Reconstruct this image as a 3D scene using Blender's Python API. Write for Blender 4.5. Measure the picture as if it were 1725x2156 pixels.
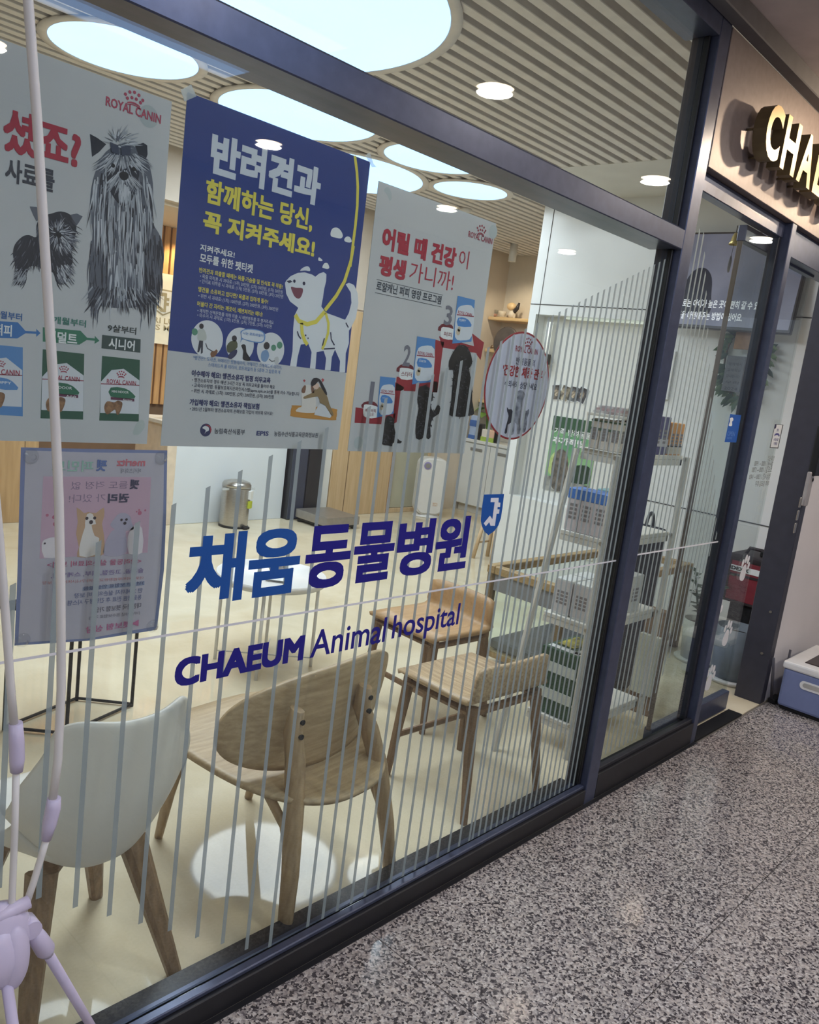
import bpy, bmesh, math, random
from mathutils import Vector, Matrix
from mathutils.geometry import tessellate_polygon
import numpy as np
random.seed(7)
for o in list(bpy.data.objects): bpy.data.objects.remove(o)
SC = bpy.context.scene; C = SC.collection
S = 0.86                      # every length below is written in units of 0.86 m

# ---------------------------------------------------------------- camera
RX = Vector((0.67938809, -0.72273583, 0.12682563))      # image right
RY = Vector((-0.03892316, -0.20809127, -0.97733465))    # image down
RZ = Vector((0.73274608, 0.65905307, -0.16950589))      # view direction
EYE = Vector((0.0, -1.5, 1.7085)); FPX = 1728.7
cam = bpy.data.cameras.new('camera'); cam_o = bpy.data.objects.new('camera', cam); C.objects.link(cam_o)
cam.sensor_fit = 'VERTICAL'; cam.sensor_height = 36.0; cam.lens = 36.0*FPX/2156.0
cam.clip_start = 0.02; cam.clip_end = 60
M = Matrix((RX, -RY, -RZ)).transposed().to_4x4(); M.translation = EYE*S
cam_o.matrix_world = M; SC.camera = cam_o
def ray(u, v): return RX*((u-862.5)/FPX) + RY*((v-1078.0)/FPX) + RZ
def at(u, v, y):              # point of the upright plane y = const seen at (u, v)
    r = ray(u, v); return EYE + r*((y-EYE.y)/r.y)
def atz(u, v, z): r = ray(u, v); return EYE + r*((z-EYE.z)/r.z)
def atx(u, v, x): r = ray(u, v); return EYE + r*((x-EYE.x)/r.x)

# ---------------------------------------------------------------- light and exposure
vs = SC.view_settings; vs.view_transform = 'Standard'; vs.look = 'None'; vs.gamma = 1; vs.use_curve_mapping = False
vs.exposure = 0.0
SC.cycles.transparent_max_bounces = 24; SC.cycles.max_bounces = 8; SC.cycles.sample_clamp_indirect = 4
W = bpy.data.worlds.new('world'); SC.world = W; W.use_nodes = True
W.node_tree.nodes['Background'].inputs[0].default_value = (0.72, 0.80, 1.0, 1)
W.node_tree.nodes['Background'].inputs[1].default_value = 0.22
def area(name, loc, rot, sx, sy, power, col, disk=False):
    l = bpy.data.lights.new(name, 'AREA'); l.shape = 'DISK' if disk else 'RECTANGLE'
    l.size = sx*S
    if not disk: l.size_y = sy*S
    l.energy = power; l.color = col
    o = bpy.data.objects.new(name, l); C.objects.link(o); o.location = Vector(loc)*S; o.rotation_euler = rot
    return o
CEIL = 3.30
DISCS = [(2.341, 2.001, .938, 'largest round ceiling light, straight above the wooden lounge chair'),
         (2.461, 3.364, .413, 'round ceiling light nearest the dog food poster with two terriers'),
         (3.683, 3.281, .536, 'round ceiling light just above the blue pet etiquette poster'),
         (4.886, 4.206, .725, 'wide round ceiling light cut off by the blue and the white poster'),
         (4.798, 2.997, .406, 'round ceiling light cut off by the transom over the white step poster'),
         (5.683, 3.389, .320, 'smallest round ceiling light, near the white wall corner')]
DISC_RADIANCE = 8.3
for x, y, r, _ in DISCS:      # the lamp behind each round diffuser
    area('ceiling_lamp', (x, y, CEIL-.022), (0, 0, 0), 2*r*.96, 0, DISC_RADIANCE*math.pi*math.pi*(r*.96*S)**2, (.97, .985, .97), True)
SPOTS = [(3.41, -1.27), (5.17, -1.27), (7.1, -1.27), (1.65, -1.27), (3.68, -3.5), (5.63, -3.5), (7.6, -3.5), (1.8, -3.5)]
for x, y in SPOTS:
    area('downlight_lamp', (x, y, 3.125), (0, 0, 0), .17, 0, 9.0, (1.0, .93, .84), True)
area('corridor_fill', (-2.6, -2.2, 3.12), (0, 0, 0), 2.4, 1.6, 32, (.92, .93, 1.0))  # added fill light for the corridor, out of view, not a real fitting
area('corridor_fill', (-.4, -3.9, 3.12), (0, 0, 0), 1.6, 1.0, 26, (1.0, .96, .95))  # second added corridor fill, also unseen and without a fitting
area('blue_transom_fill', (1.7, -2.1, 3.14), (0, 0, 0), 2.0, 1.0, 19, (.24, .50, 1.0))  # added blue light that tints the transom; there is no sign here

# ---------------------------------------------------------------- materials
def lin(c): return tuple((x/255/12.92 if x/255 <= .04045 else ((x/255+.055)/1.055)**2.4) for x in c[:3]) + (1.0,)
MATS = {}
def mat(name, col, rough=.5, metal=0, var=.06, scale=18, bump=0, ior=1.45, emit=0, trans=0, lucent=0, stretch=(1, 1, 1), col2=None, detail=3, sub=0):
    if name in MATS: return MATS[name]
    m = bpy.data.materials.new(name); m.use_nodes = True; N = m.node_tree.nodes; L = m.node_tree.links
    b = N['Principled BSDF']; b.inputs['Roughness'].default_value = rough; b.inputs['Metallic'].default_value = metal
    b.inputs['IOR'].default_value = ior
    tc = N.new('ShaderNodeTexCoord'); mp = N.new('ShaderNodeMapping'); mp.inputs['Scale'].default_value = stretch
    nz = N.new('ShaderNodeTexNoise'); nz.inputs['Scale'].default_value = scale; nz.inputs['Detail'].default_value = detail
    L.new(tc.outputs['Object'], mp.inputs[0]); L.new(mp.outputs[0], nz.inputs['Vector'])
    r = N.new('ShaderNodeValToRGB'); L.new(nz.outputs[0], r.inputs[0])
    c = lin(col); d = lin(col2) if col2 else tuple(x*(1-var*2) for x in c[:3])+(1,)
    r.color_ramp.elements[0].position = .3; r.color_ramp.elements[1].position = .7
    r.color_ramp.elements[0].color = d; r.color_ramp.elements[1].color = c if col2 else tuple(min(1, x*(1+var*.6)) for x in c[:3])+(1,)
    L.new(r.outputs[0], b.inputs['Base Color'])
    if emit:
        L.new(r.outputs[0], b.inputs['Emission Color']); b.inputs['Emission Strength'].default_value = emit
    if sub: b.inputs['Subsurface Weight'].default_value = sub
    if bump:
        bp = N.new('ShaderNodeBump'); bp.inputs['Strength'].default_value = bump; bp.inputs['Distance'].default_value = .01
        L.new(nz.outputs[0], bp.inputs['Height']); L.new(bp.outputs[0], b.inputs['Normal'])
    if lucent:
        t = N.new('ShaderNodeBsdfTranslucent'); mx = N.new('ShaderNodeMixShader'); mx.inputs[0].default_value = lucent; L.new(r.outputs[0], t.inputs[0])
        L.new(b.outputs[0], mx.inputs[1]); L.new(t.outputs[0], mx.inputs[2]); L.new(mx.outputs[0], N['Material Output'].inputs[0])
    if trans:
        t = N.new('ShaderNodeBsdfTransparent'); mx = N.new('ShaderNodeMixShader'); mx.inputs[0].default_value = trans
        L.new(b.outputs[0], mx.inputs[1]); L.new(t.outputs[0], mx.inputs[2]); L.new(mx.outputs[0], N['Material Output'].inputs[0])
    MATS[name] = m; return m
def glass(name, tint, f0=.045):
    m = bpy.data.materials.new(name); m.use_nodes = True; N = m.node_tree.nodes; L = m.node_tree.links
    N.remove(N['Principled BSDF'])
    lw = N.new('ShaderNodeLayerWeight'); lw.inputs[0].default_value = .5
    pw = N.new('ShaderNodeMath'); pw.operation = 'POWER'; pw.inputs[1].default_value = 5; L.new(lw.outputs['Facing'], pw.inputs[0])
    ma = N.new('ShaderNodeMath'); ma.operation = 'MULTIPLY_ADD'; ma.inputs[1].default_value = 1-f0; ma.inputs[2].default_value = f0
    L.new(pw.outputs[0], ma.inputs[0])
    nz = N.new('ShaderNodeTexNoise'); nz.inputs['Scale'].default_value = 1.3
    rp = N.new('ShaderNodeValToRGB'); L.new(nz.outputs[0], rp.inputs[0])
    rp.color_ramp.elements[0].color = tint+(1,); rp.color_ramp.elements[1].color = tuple(min(1, x*1.01) for x in tint)+(1,)
    t = N.new('ShaderNodeBsdfTransparent'); L.new(rp.outputs[0], t.inputs[0])
    g = N.new('ShaderNodeBsdfGlossy'); g.inputs['Roughness'].default_value = .012
    mx = N.new('ShaderNodeMixShader'); L.new(ma.outputs[0], mx.inputs[0]); L.new(t.outputs[0], mx.inputs[1]); L.new(g.outputs[0], mx.inputs[2])
    L.new(mx.outputs[0], N['Material Output'].inputs[0]); MATS[name] = m; return m
def wood(name, c1, c2, axis='x', rough=.45, scale=9):
    st = {'x': (.6, 9, 9), 'y': (9, .6, 9), 'z': (9, 9, .6)}[axis]
    return mat(name, c1, rough, col2=c2, scale=scale, stretch=st, detail=6, bump=.08)
def granite():
    m = bpy.data.materials.new('granite'); m.use_nodes = True; N = m.node_tree.nodes; L = m.node_tree.links; b = N['Principled BSDF']
    g = N.new('ShaderNodeNewGeometry')
    n3 = N.new('ShaderNodeTexNoise'); n3.inputs['Scale'].default_value = 3; n3.inputs['Detail'].default_value = 3
    n2 = N.new('ShaderNodeTexNoise'); n2.inputs['Scale'].default_value = 90; n2.inputs['Detail'].default_value = 3
    for n in (n2, n3): L.new(g.outputs['Position'], n.inputs['Vector'])
    wv = N.new('ShaderNodeMix'); wv.data_type = 'RGBA'; wv.blend_type = 'LINEAR_LIGHT'; wv.inputs[0].default_value = .006
    L.new(g.outputs['Position'], wv.inputs[6]); L.new(n2.outputs['Color'], wv.inputs[7])
    v1 = N.new('ShaderNodeTexVoronoi'); v1.inputs['Scale'].default_value = 172; L.new(wv.outputs[2], v1.inputs['Vector'])
    sx = N.new('ShaderNodeSeparateColor'); L.new(v1.outputs['Color'], sx.inputs[0])
    r = N.new('ShaderNodeValToRGB'); r.color_ramp.interpolation = 'LINEAR'; e = r.color_ramp.elements
    e[0].position = .10; e[0].color = lin((64, 59, 62)); e[1].position = .95; e[1].color = lin((204, 196, 192))
    for p, c in ((.27, (96, 90, 92)), (.36, (144, 136, 135)), (.60, (174, 166, 162)), (.80, (186, 174, 166))):
        x = e.new(p); x.color = lin(c)
    L.new(sx.outputs[0], r.inputs[0])
    r2 = N.new('ShaderNodeValToRGB'); r2.color_ramp.elements[0].position = .34; r2.color_ramp.elements[1].position = .55
    r2.color_ramp.elements[0].color = (.55, .53, .54, 1); r2.color_ramp.elements[1].color = (1, 1, 1, 1); L.new(n2.outputs[0], r2.inputs[0])
    mx = N.new('ShaderNodeMix'); mx.data_type = 'RGBA'; mx.blend_type = 'MULTIPLY'; mx.inputs[0].default_value = .8
    L.new(r.outputs[0], mx.inputs[6]); L.new(r2.outputs[0], mx.inputs[7])
    r3 = N.new('ShaderNodeValToRGB'); r3.color_ramp.elements[0].color = (.86, .86, .86, 1); r3.color_ramp.elements[1].color = (1, 1, 1, 1); L.new(n3.outputs[0], r3.inputs[0])
    m2 = N.new('ShaderNodeMix'); m2.data_type = 'RGBA'; m2.blend_type = 'MULTIPLY'; m2.inputs[0].default_value = 1
    L.new(mx.outputs[2], m2.inputs[6]); L.new(r3.outputs[0], m2.inputs[7]); L.new(m2.outputs[2], b.inputs['Base Color'])
    rr = N.new('ShaderNodeMapRange'); rr.inputs[3].default_value = .07; rr.inputs[4].default_value = .16; L.new(n3.outputs[0], rr.inputs[0])
    L.new(rr.outputs[0], b.inputs['Roughness']); b.inputs['IOR'].default_value = 1.5
    bp = N.new('ShaderNodeBump'); bp.inputs['Strength'].default_value = .05; bp.inputs['Distance'].default_value = .003
    L.new(n3.outputs[0], bp.inputs['Height']); L.new(bp.outputs[0], b.inputs['Normal'])
    MATS['granite'] = m; return m
def epoxy():
    m = bpy.data.materials.new('epoxy'); m.use_nodes = True; N = m.node_tree.nodes; L = m.node_tree.links; b = N['Principled BSDF']
    g = N.new('ShaderNodeNewGeometry'); n = N.new('ShaderNodeTexNoise'); n.inputs['Scale'].default_value = 2.2; n.inputs['Detail'].default_value = 5; n.inputs['Distortion'].default_value = 1.2
    L.new(g.outputs['Position'], n.inputs['Vector'])
    r = N.new('ShaderNodeValToRGB'); r.color_ramp.elements[0].position = .3; r.color_ramp.elements[1].position = .72
    r.color_ramp.elements[0].color = lin((204, 190, 162)); r.color_ramp.elements[1].color = lin((222, 212, 188)); L.new(n.outputs[0], r.inputs[0])
    L.new(r.outputs[0], b.inputs['Base Color']); b.inputs['Roughness'].default_value = .04; b.inputs['IOR'].default_value = 1.31
    n2 = N.new('ShaderNodeTexNoise'); n2.inputs['Scale'].default_value = 3.5; n2.inputs['Detail'].default_value = 1; L.new(g.outputs['Position'], n2.inputs['Vector'])
    bp = N.new('ShaderNodeBump'); bp.inputs['Strength'].default_value = .12; bp.inputs['Distance'].default_value = .004
    L.new(n2.outputs[0], bp.inputs['Height']); L.new(bp.outputs[0], b.inputs['Normal']); MATS['epoxy'] = m; return m
def fur(name, dark, light, sx=60, sz=7, lo=.40, hi=.6):
    m = bpy.data.materials.new(name); m.use_nodes = True; N = m.node_tree.nodes; L = m.node_tree.links; b = N['Principled BSDF']
    tc = N.new('ShaderNodeTexCoord'); mp = N.new('ShaderNodeMapping'); mp.inputs['Scale'].default_value = (sx, 1, sz)
    n = N.new('ShaderNodeTexNoise'); n.inputs['Scale'].default_value = 1; n.inputs['Detail'].default_value = 5; n.inputs['Distortion'].default_value = .6
    L.new(tc.outputs['Object'], mp.inputs[0]); L.new(mp.outputs[0], n.inputs['Vector'])
    r = N.new('ShaderNodeValToRGB'); r.color_ramp.elements[0].position = lo; r.color_ramp.elements[1].position = hi
    r.color_ramp.elements[0].color = lin(dark); r.color_ramp.elements[1].color = lin(light); L.new(n.outputs[0], r.inputs[0])
    L.new(r.outputs[0], b.inputs['Base Color']); b.inputs['Roughness'].default_value = .6; MATS[name] = m; return m

GR = granite(); EP = epoxy()
GL = glass('pane_glass', (.955, .985, .97))
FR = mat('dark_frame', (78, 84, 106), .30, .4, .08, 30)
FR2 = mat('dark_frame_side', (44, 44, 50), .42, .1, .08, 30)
WH = mat('white_wall', (222, 222, 218), .55, var=.03, scale=6)
WG = mat('white_gloss', (226, 228, 228), .22, var=.02, scale=5)
BE = mat('beige_wall', (214, 203, 190), .6, var=.03, scale=6)
SL = mat('slat_white', (234, 230, 227), .55, var=.05, scale=14)
DK = mat('ceiling_void', (205, 201, 197), .8, var=.15, scale=5)
SILLM = mat('sill_black', (34, 34, 38), .4, .1)
BLK = mat('black', (22, 22, 24), .45, var=.1)
OAK = wood('oak', (196, 170, 134), (164, 134, 100), 'x')
OAKY = wood('oak_along', (200, 176, 142), (168, 140, 106), 'y')
OAKZ = wood('oak_upright', (150, 122, 92), (118, 94, 70), 'z')
PALE = wood('pale_wood', (222, 196, 160), (200, 170, 132), 'z')
STEEL = mat('brushed_steel', (188, 184, 178), .3, .9, .1, 30, stretch=(1, 1, 14))
WPL = mat('white_plastic', (226, 224, 222), .3, var=.02)

# ---------------------------------------------------------------- helpers
def BM(): return bmesh.new()
def box(bm, x0, x1, y0, y1, z0, z1, bev=0, rot=None, seg=1):
    b = bmesh.new()
    bmesh.ops.create_cube(b, size=1)
    c = Vector(((x0+x1)/2, (y0+y1)/2, (z0+z1)/2))
    for v in b.verts: v.co = Vector((v.co.x*(x1-x0), v.co.y*(y1-y0), v.co.z*(z1-z0)))
    if bev: bmesh.ops.bevel(b, geom=b.edges[:], offset=bev, segments=seg, profile=.7, affect='EDGES')
    for v in b.verts: v.co = (rot @ v.co if rot else v.co) + c
    merge(bm, b); return bm
def merge(bm, b):
    vm = {v: bm.verts.new(v.co) for v in b.verts}
    for f in b.faces:
        try: nf = bm.faces.new([vm[v] for v in f.verts]); nf.smooth = f.smooth
        except ValueError: pass
    b.free()
def frame_of(d):
    d = d.normalized(); a = Vector((0, 0, 1)) if abs(d.z) < .9 else Vector((1, 0, 0))
    x = d.cross(a).normalized(); return x, d.cross(x).normalized()
def tube(bm, pts, rad, seg=10, cap=True, flat=1.0):
    pts = [Vector(p) for p in pts]; n = len(pts); rad = rad if isinstance(rad, (list, tuple)) else [rad]*n
    rings = []; px = None
    for i, p in enumerate(pts):
        d = pts[min(i+1, n-1)]-pts[max(i-1, 0)]
        x, y = frame_of(d)
        if px is not None:
            x = (px - d.normalized()*px.dot(d.normalized())).normalized(); y = d.normalized().cross(x)
        px = x
        rings.append([bm.verts.new(p + x*math.cos(t)*rad[i] + y*math.sin(t)*rad[i]*flat) for t in [2*math.pi*k/seg for k in range(seg)]])
    for a, b in zip(rings, rings[1:]):
        for k in range(seg):
            f = bm.faces.new((a[k], a[(k+1) % seg], b[(k+1) % seg], b[k])); f.smooth = seg > 4
    if cap:
        bm.faces.new(rings[0][::-1]); bm.faces.new(rings[-1])
    return bm
def bar(bm, p, q, w, h=None, w2=None, h2=None, up=(0, 1, 0), bev=True):   # tapered rectangular bar
    p, q = Vector(p), Vector(q); h = h or w; w2 = w2 or w; h2 = h2 or h
    d = (q-p).normalized(); u = Vector(up); x = d.cross(u).normalized(); y = x.cross(d).normalized()
    def ring(c, a, b):
        k = .22 if bev else 0; o = []
        for sx, sy in ((1, 1), (-1, 1), (-1, -1), (1, -1)):
            if bev:
                e = [(sx*a, sy*b*(1-2*k)), (sx*a*(1-2*k), sy*b)]
                if sx*sy < 0: e.reverse()
                o += [bm.verts.new(c+x*i/2+y*j/2) for i, j in e]
            else: o.append(bm.verts.new(c+x*sx*a/2+y*sy*b/2))
        return o
    A, B = ring(p, w, h), ring(q, w2, h2); n = len(A)
    for k in range(n): bm.faces.new((A[k], A[(k+1) % n], B[(k+1) % n], B[k]))
    bm.faces.new(A[::-1]); bm.faces.new(B); return bm
def lathe(bm, prof, c=(0, 0, 0), seg=32, sx=1, sy=1, smooth=True):
    rings = [[bm.verts.new((c[0]+r*sx*math.cos(2*math.pi*k/seg), c[1]+r*sy*math.sin(2*math.pi*k/seg), c[2]+z)) for k in range(seg)] for r, z in prof]
    for a, b in zip(rings, rings[1:]):
        for k in range(seg):
            f = bm.faces.new((a[k], a[(k+1) % seg], b[(k+1) % seg], b[k])); f.smooth = smooth
    if prof[0][0] > 1e-6: bm.faces.new(rings[0][::-1])
    if prof[-1][0] > 1e-6: bm.faces.new(rings[-1])
    return bm
def ball(bm, c, r, sx=1, sy=1, sz=1, seg=14):
    b = bmesh.new(); bmesh.ops.create_uvsphere(b, u_segments=seg, v_segments=max(6, seg//2+2), radius=r)
    for v in b.verts: v.co = Vector((v.co.x*sx, v.co.y*sy, v.co.z*sz))+Vector(c)
    for f in b.faces: f.smooth = True
    merge(bm, b); return bm
def plate(bm, poly, y, t=.0, plane='xz'):   # outline (a, b) in an upright plane at depth y, front towards -y
    def P(a, b, d): return {'xz': (a, d, b), 'yz': (d, a, b), 'xy': (a, b, d)}[plane]
    vs_ = [bm.verts.new(P(a, b, y)) for a, b in poly]
    if t == 0:
        for tri in tessellate_polygon([[Vector((a, b, 0)) for a, b in poly]]):
            try: bm.faces.new([vs_[i] for i in tri])
            except ValueError: pass
        return bm
    w = [bm.verts.new(P(a, b, y+t)) for a, b in poly]; n = len(poly)
    f1 = bm.faces.new(vs_); f2 = bm.faces.new(w[::-1])
    for k in range(n): bm.faces.new((vs_[k], w[k], w[(k+1) % n], vs_[(k+1) % n]))
    bmesh.ops.triangulate(bm, faces=[f1, f2]); return bm
def smooth_poly(p, n=4):
    o = []; k = len(p)
    for i in range(k):
        a, b, c, d = [Vector(p[(i+j-1) % k]) for j in range(4)]
        for s in range(n):
            t = s/n
            o.append(tuple(.5*((2*b)+(-a+c)*t+(2*a-5*b+4*c-d)*t*t+(-a+3*b-3*c+d)*t**3)))
    return o
def ellipse(cx, cz, rx, rz=None, n=28): return [(cx+rx*math.cos(2*math.pi*k/n), cz+(rz or rx)*math.sin(2*math.pi*k/n)) for k in range(n)]
def rrect(x0, x1, z0, z1, r, n=5):
    o = []
    for cx, cz, a in ((x1-r, z1-r, 0), (x0+r, z1-r, 90), (x0+r, z0+r, 180), (x1-r, z0+r, 270)):
        for k in range(n+1):
            t = math.radians(a+90*k/n); o.append((cx+r*math.cos(t), cz+r*math.sin(t)))
    return o
def obj(name, bm, m, parent=None, loc=None, smooth=None):
    bmesh.ops.recalc_face_normals(bm, faces=bm.faces[:])
    me = bpy.data.meshes.new(name)
    for v in bm.verts: v.co = v.co*S
    bm.to_mesh(me); bm.free(); me.materials.append(m)
    if smooth: me.polygons.foreach_set('use_smooth', [True]*len(me.polygons))
    o = bpy.data.objects.new(name, me); C.objects.link(o)
    if parent: o.parent = parent
    if loc: o.location = Vector(loc)*S
    return o
def tag(o, label, cat, group=None):
    o['label'] = label; o['category'] = cat
    if group: o['group'] = group
    return o
def thing(name, label, cat, loc=(0, 0, 0), rz=0, group=None):
    o = bpy.data.objects.new(name, None); o.empty_display_size = .1; C.objects.link(o)
    o.location = Vector(loc)*S; o.rotation_euler = (0, 0, rz); return tag(o, label, cat, group)
def struct(name, bm, m, parent=None):
    o = obj(name, bm, m, parent)
    if not parent: o['kind'] = 'structure'
    return o
def sroot(name):
    o = bpy.data.objects.new(name, None); o.empty_display_size = .1; C.objects.link(o); o['kind'] = 'structure'; return o
def dup(root, loc, rz, label=None, group=None):
    r = root.copy(); C.objects.link(r); r.location = Vector(loc)*S; r.rotation_euler = (0, 0, rz)
    if label: r['label'] = label
    if group: r['group'] = group
    for ch in list(root.children):
        c = ch.copy(); C.objects.link(c); c.parent = r
        for g in ch.children:
            d = g.copy(); C.objects.link(d); d.parent = c
    return r
def solid(o, t, off=0):
    m = o.modifiers.new('thickness', 'SOLIDIFY'); m.thickness = t*S; m.offset = off
    return o
_tc = {}
def glyphs(body, bold=0, res=2):
    k = (body, bold, res)
    if k not in _tc:
        c = bpy.data.curves.new('lettering', 'FONT'); c.body = body; c.resolution_u = res; latin = all(ord(q) < 128 for q in body)
        if latin and bold < .04: c.offset = bold; bold = 0
        o = bpy.data.objects.new('lettering', c)
        me = o.to_mesh()
        co = np.array([v.co[:] for v in me.vertices]); fs = [tuple(p.vertices) for p in me.polygons]
        o.to_mesh_clear(); bpy.data.objects.remove(o); bpy.data.curves.remove(c)
        if bold > 0:             # heavier weight: the same outlines spread around a small circle
            n = len(co); dirs = [(-1, -1), (1, -1), (1, 1), (-1, 1)]+([(0, 0), (1, 0), (-1, 0), (0, 1), (0, -1)] if bold > .022 else [])
            co = np.concatenate([co+np.array([bold*dx, bold*dz, i*.05]) for i, (dx, dz) in enumerate(dirs)]); fs = [tuple(q+n*i for q in f) for i in range(len(dirs)) for f in fs]
        _tc[k] = (co, fs)
    return _tc[k]
def text_bm(bm, body, x0, z0, x1, z1, y, bold=0, mirror=False, plane='xz', res=2, lean=0, thick=0, aspect=0, slope=0):
    co, fs = glyphs(body, bold, res)
    mn, mx = co.min(0), co.max(0); sx = (x1-x0)/max(1e-6, mx[0]-mn[0]); sz = (sx*aspect if aspect else (z1-z0)/max(1e-6, mx[1]-mn[1]))
    vs_ = []
    for c in co:
        a = (c[0]-mn[0])*sx; b = (c[1]-mn[1])*sz; a += lean*b
        a = x1-a if mirror else x0+a
        b += slope*(a-x0)
        vs_.append((a, z0+b, c[2]*.0006))
    P = {'xz': lambda a, b, d: (a, d, b), 'yz': lambda a, b, d: (d, a, b), 'xy': lambda a, b, d: (a, b, d)}[plane]
    v = [bm.verts.new(P(a, b, y-d)) for a, b, d in vs_]
    faces = []
    for f in fs:
        try: faces.append(bm.faces.new([v[i] for i in f]))
        except ValueError: pass
    if thick:
        r = bmesh.ops.extrude_face_region(bm, geom=faces)
        for e in r['geom']:
            if isinstance(e, bmesh.types.BMVert): e.co.y += thick
    return bm

# ---------------------------------------------------------------- setting: corridor
fl = sroot('floor')
b = BM(); box(b, -4.2, 13, -4.7, .0, -.08, -.006); obj('mortar_bed', b, mat('joint_grey', (112, 106, 100), .7), fl)
tile_b = BM(); box(tile_b, -.3488, .3488, -.3488, .3488, -.02, 0, .0012); tm = None
for i in range(-9, 15):
    for j in range(0, 7):
        ox = 2.42+.7*i+(.0 if j == 0 else -.02); oy = -.715-.7*(j-1)-.35
        if oy < -4.6: continue
        if tm is None: t = obj('tile', tile_b, GR, fl, (ox+.35, oy, 0)); tm = t.data
        else:
            t = bpy.data.objects.new('tile', tm); C.objects.link(t); t.parent = fl; t.location = Vector((ox+.35, oy, 0))*S
b = BM(); box(b, -4.2, 4.1, -.018, .0, -.02, .002); struct('trim_7', b, SILLM)
b = BM(); box(b, -4.2, 13, -4.7, -.0, 3.16, 3.26); struct('ceiling', b, mat('soffit_plaster', (196, 184, 182), .8, var=.06, scale=9, bump=.15))
b = BM(); box(b, -4.2, 13, -.06, .0, 3.09, 3.16, .004); struct('trim_1', b, mat('soffit_trim', (96, 94, 98), .6))
b = BM(); box(b, -4.2, 13, -4.8, -4.7, 0, 3.2); struct('wall_opposite', b, mat('corridor_wall', (176, 172, 172), .6))
b = BM(); box(b, 5.10, 13, .0, .12, 0, 3.2); struct('wall_corridor', b, mat('corridor_white', (214, 210, 212), .6, var=.02, scale=4))

# ---------------------------------------------------------------- setting: clinic room
b = BM(); box(b, -2.2, 9.2, .0, 8.2, -.08, 0); struct('floor.001', b, EP)
CE = sroot('ceiling.001')
b = BM(); box(b, -2.2, 9.2, .14, 8.2, 3.42, 3.5); obj('void_board', b, DK, CE)
sm = None; k = 0
for i in range(46):
    y = .20+.109*i
    long = y > 2.95
    key = 'l' if long else 's'
    if k == 0 or (long and sm == 's'):
        sb = BM(); box(sb, -2.2, 8.72 if long else 5.28, -.030, .030, CEIL, CEIL+.075, .003)
        s = obj('slat', sb, SL, CE, (0, y, 0)); cur = s.data; sm = key; k = 1
    else:
        s = bpy.data.objects.new('slat', cur); C.objects.link(s); s.parent = CE; s.location = Vector((0, y, 0))*S
for x in (.2, 1.6, 3.0, 4.4):
    b = BM(); box(b, x, x+.04, .16, 5.2, CEIL+.075, CEIL+.12); obj('slat_carrier', b, SL, CE)
b = BM(); box(b, 5.28, 6.2, .14, 2.95, CEIL, CEIL+.1); obj('ceiling_board', b, WH, CE)
b = BM(); box(b, 5.87, 8.9, 5.2, 5.3, 0, 3.42); box(b, 5.87, 7.2, 5.185, 5.2, 2.27, 2.31); struct('wall_back', b, BE)
b = BM(); box(b, -2.2, 5.87, 5.2, 5.3, 2.87, 3.42); struct('wall_bulkhead', b, BE)
b = BM(); box(b, -2.2, 5.9, 5.3, 8.2, 2.84, 2.9); struct('ceiling.002', b, mat('low_ceiling', (222, 208, 188), .6, var=.02))
b = BM(); box(b, -2.3, -2.2, .0, 8.2, 0, 3.5); struct('wall_left', b, BE)
b = BM(); box(b, 8.75, 8.9, 2.95, 5.3, 0, 3.42); struct('wall_alcove', b, mat('warm_white', (226, 216, 202), .6, var=.02))
b = BM(); box(b, -2.2, 5.9, 6.56, 6.7, 0, 2.9); struct('wall_reception', b, mat('slat_backing', (120, 92, 66), .7))
# side wall of the room, with a shallow niche
wr = sroot('wall_right')
b = BM()
box(b, 6.2, 6.34, .12, 2.95, 2.425, 3.42)            # upper panel
box(b, 6.2, 6.34, .12, 1.72, .92, 2.418); box(b, 6.2, 6.34, .12, 1.72, 0, .912)
box(b, 6.2, 6.34, 2.875, 2.95, .0, 2.418); box(b, 6.2, 6.34, 1.72, 2.875, 2.335, 2.418)
box(b, 6.2, 6.34, 1.72, 2.875, 0, .70); box(b, 6.34, 8.9, 2.87, 2.95, 0, 3.42)
obj('wall_panel', b, WG, wr)
b = BM(); box(b, 6.34, 6.40, .12, 2.95, 0, 3.42); obj('wall_core', b, WH, wr)
b = BM(); box(b, 6.196, 6.2, 2.845, 2.849, .92, 3.3); box(b, 6.1965, 6.2, .12, 2.95, 2.418, 2.425); box(b, 6.1965, 6.2, .12, 1.72, .912, .92); obj('panel_joint', b, mat('joint_dark', (70, 70, 70), .8), wr)
# doorway of oak and a frosted pane in the back wall
d = sroot('door_2')
b = BM(); box(b, 6.05, 6.98, 5.165, 5.195, .0, 2.25, .004); obj('door_leaf', b, mat('door_oak', (214, 186, 148), .5, col2=(196, 166, 126), scale=6, stretch=(7, 7, .5), detail=6), d)
b = BM(); box(b, 5.93, 6.02, 5.15, 5.2, 0, 2.27, .003); obj('door_jamb', b, WH, d)
b = BM(); box(b, 6.985, 7.02, 5.15, 5.2, 0, 2.27, .003); obj('door_jamb', b, mat('orange_oak', (206, 160, 110), .5), d)
b = BM(); box(b, 6.28, 6.285, 5.160, 5.166, 0, 2.25); obj('door_joint', b, mat('joint_brown', (120, 96, 70), .8), d)
w = sroot('window_3')
b = BM(); box(b, 7.02, 7.62, 5.175, 5.19, .06, 2.25, .002); obj('frosted_pane', b, mat('frosted_sage', (188, 186, 166), .35, var=.05, scale=4), w)
b = BM(); box(b, 7.02, 7.66, 5.16, 5.2, 0, .055, .004); box(b, 7.62, 7.66, 5.16, 5.2, .055, 2.25, .004); obj('window_frame', b, PALE, w)

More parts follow.
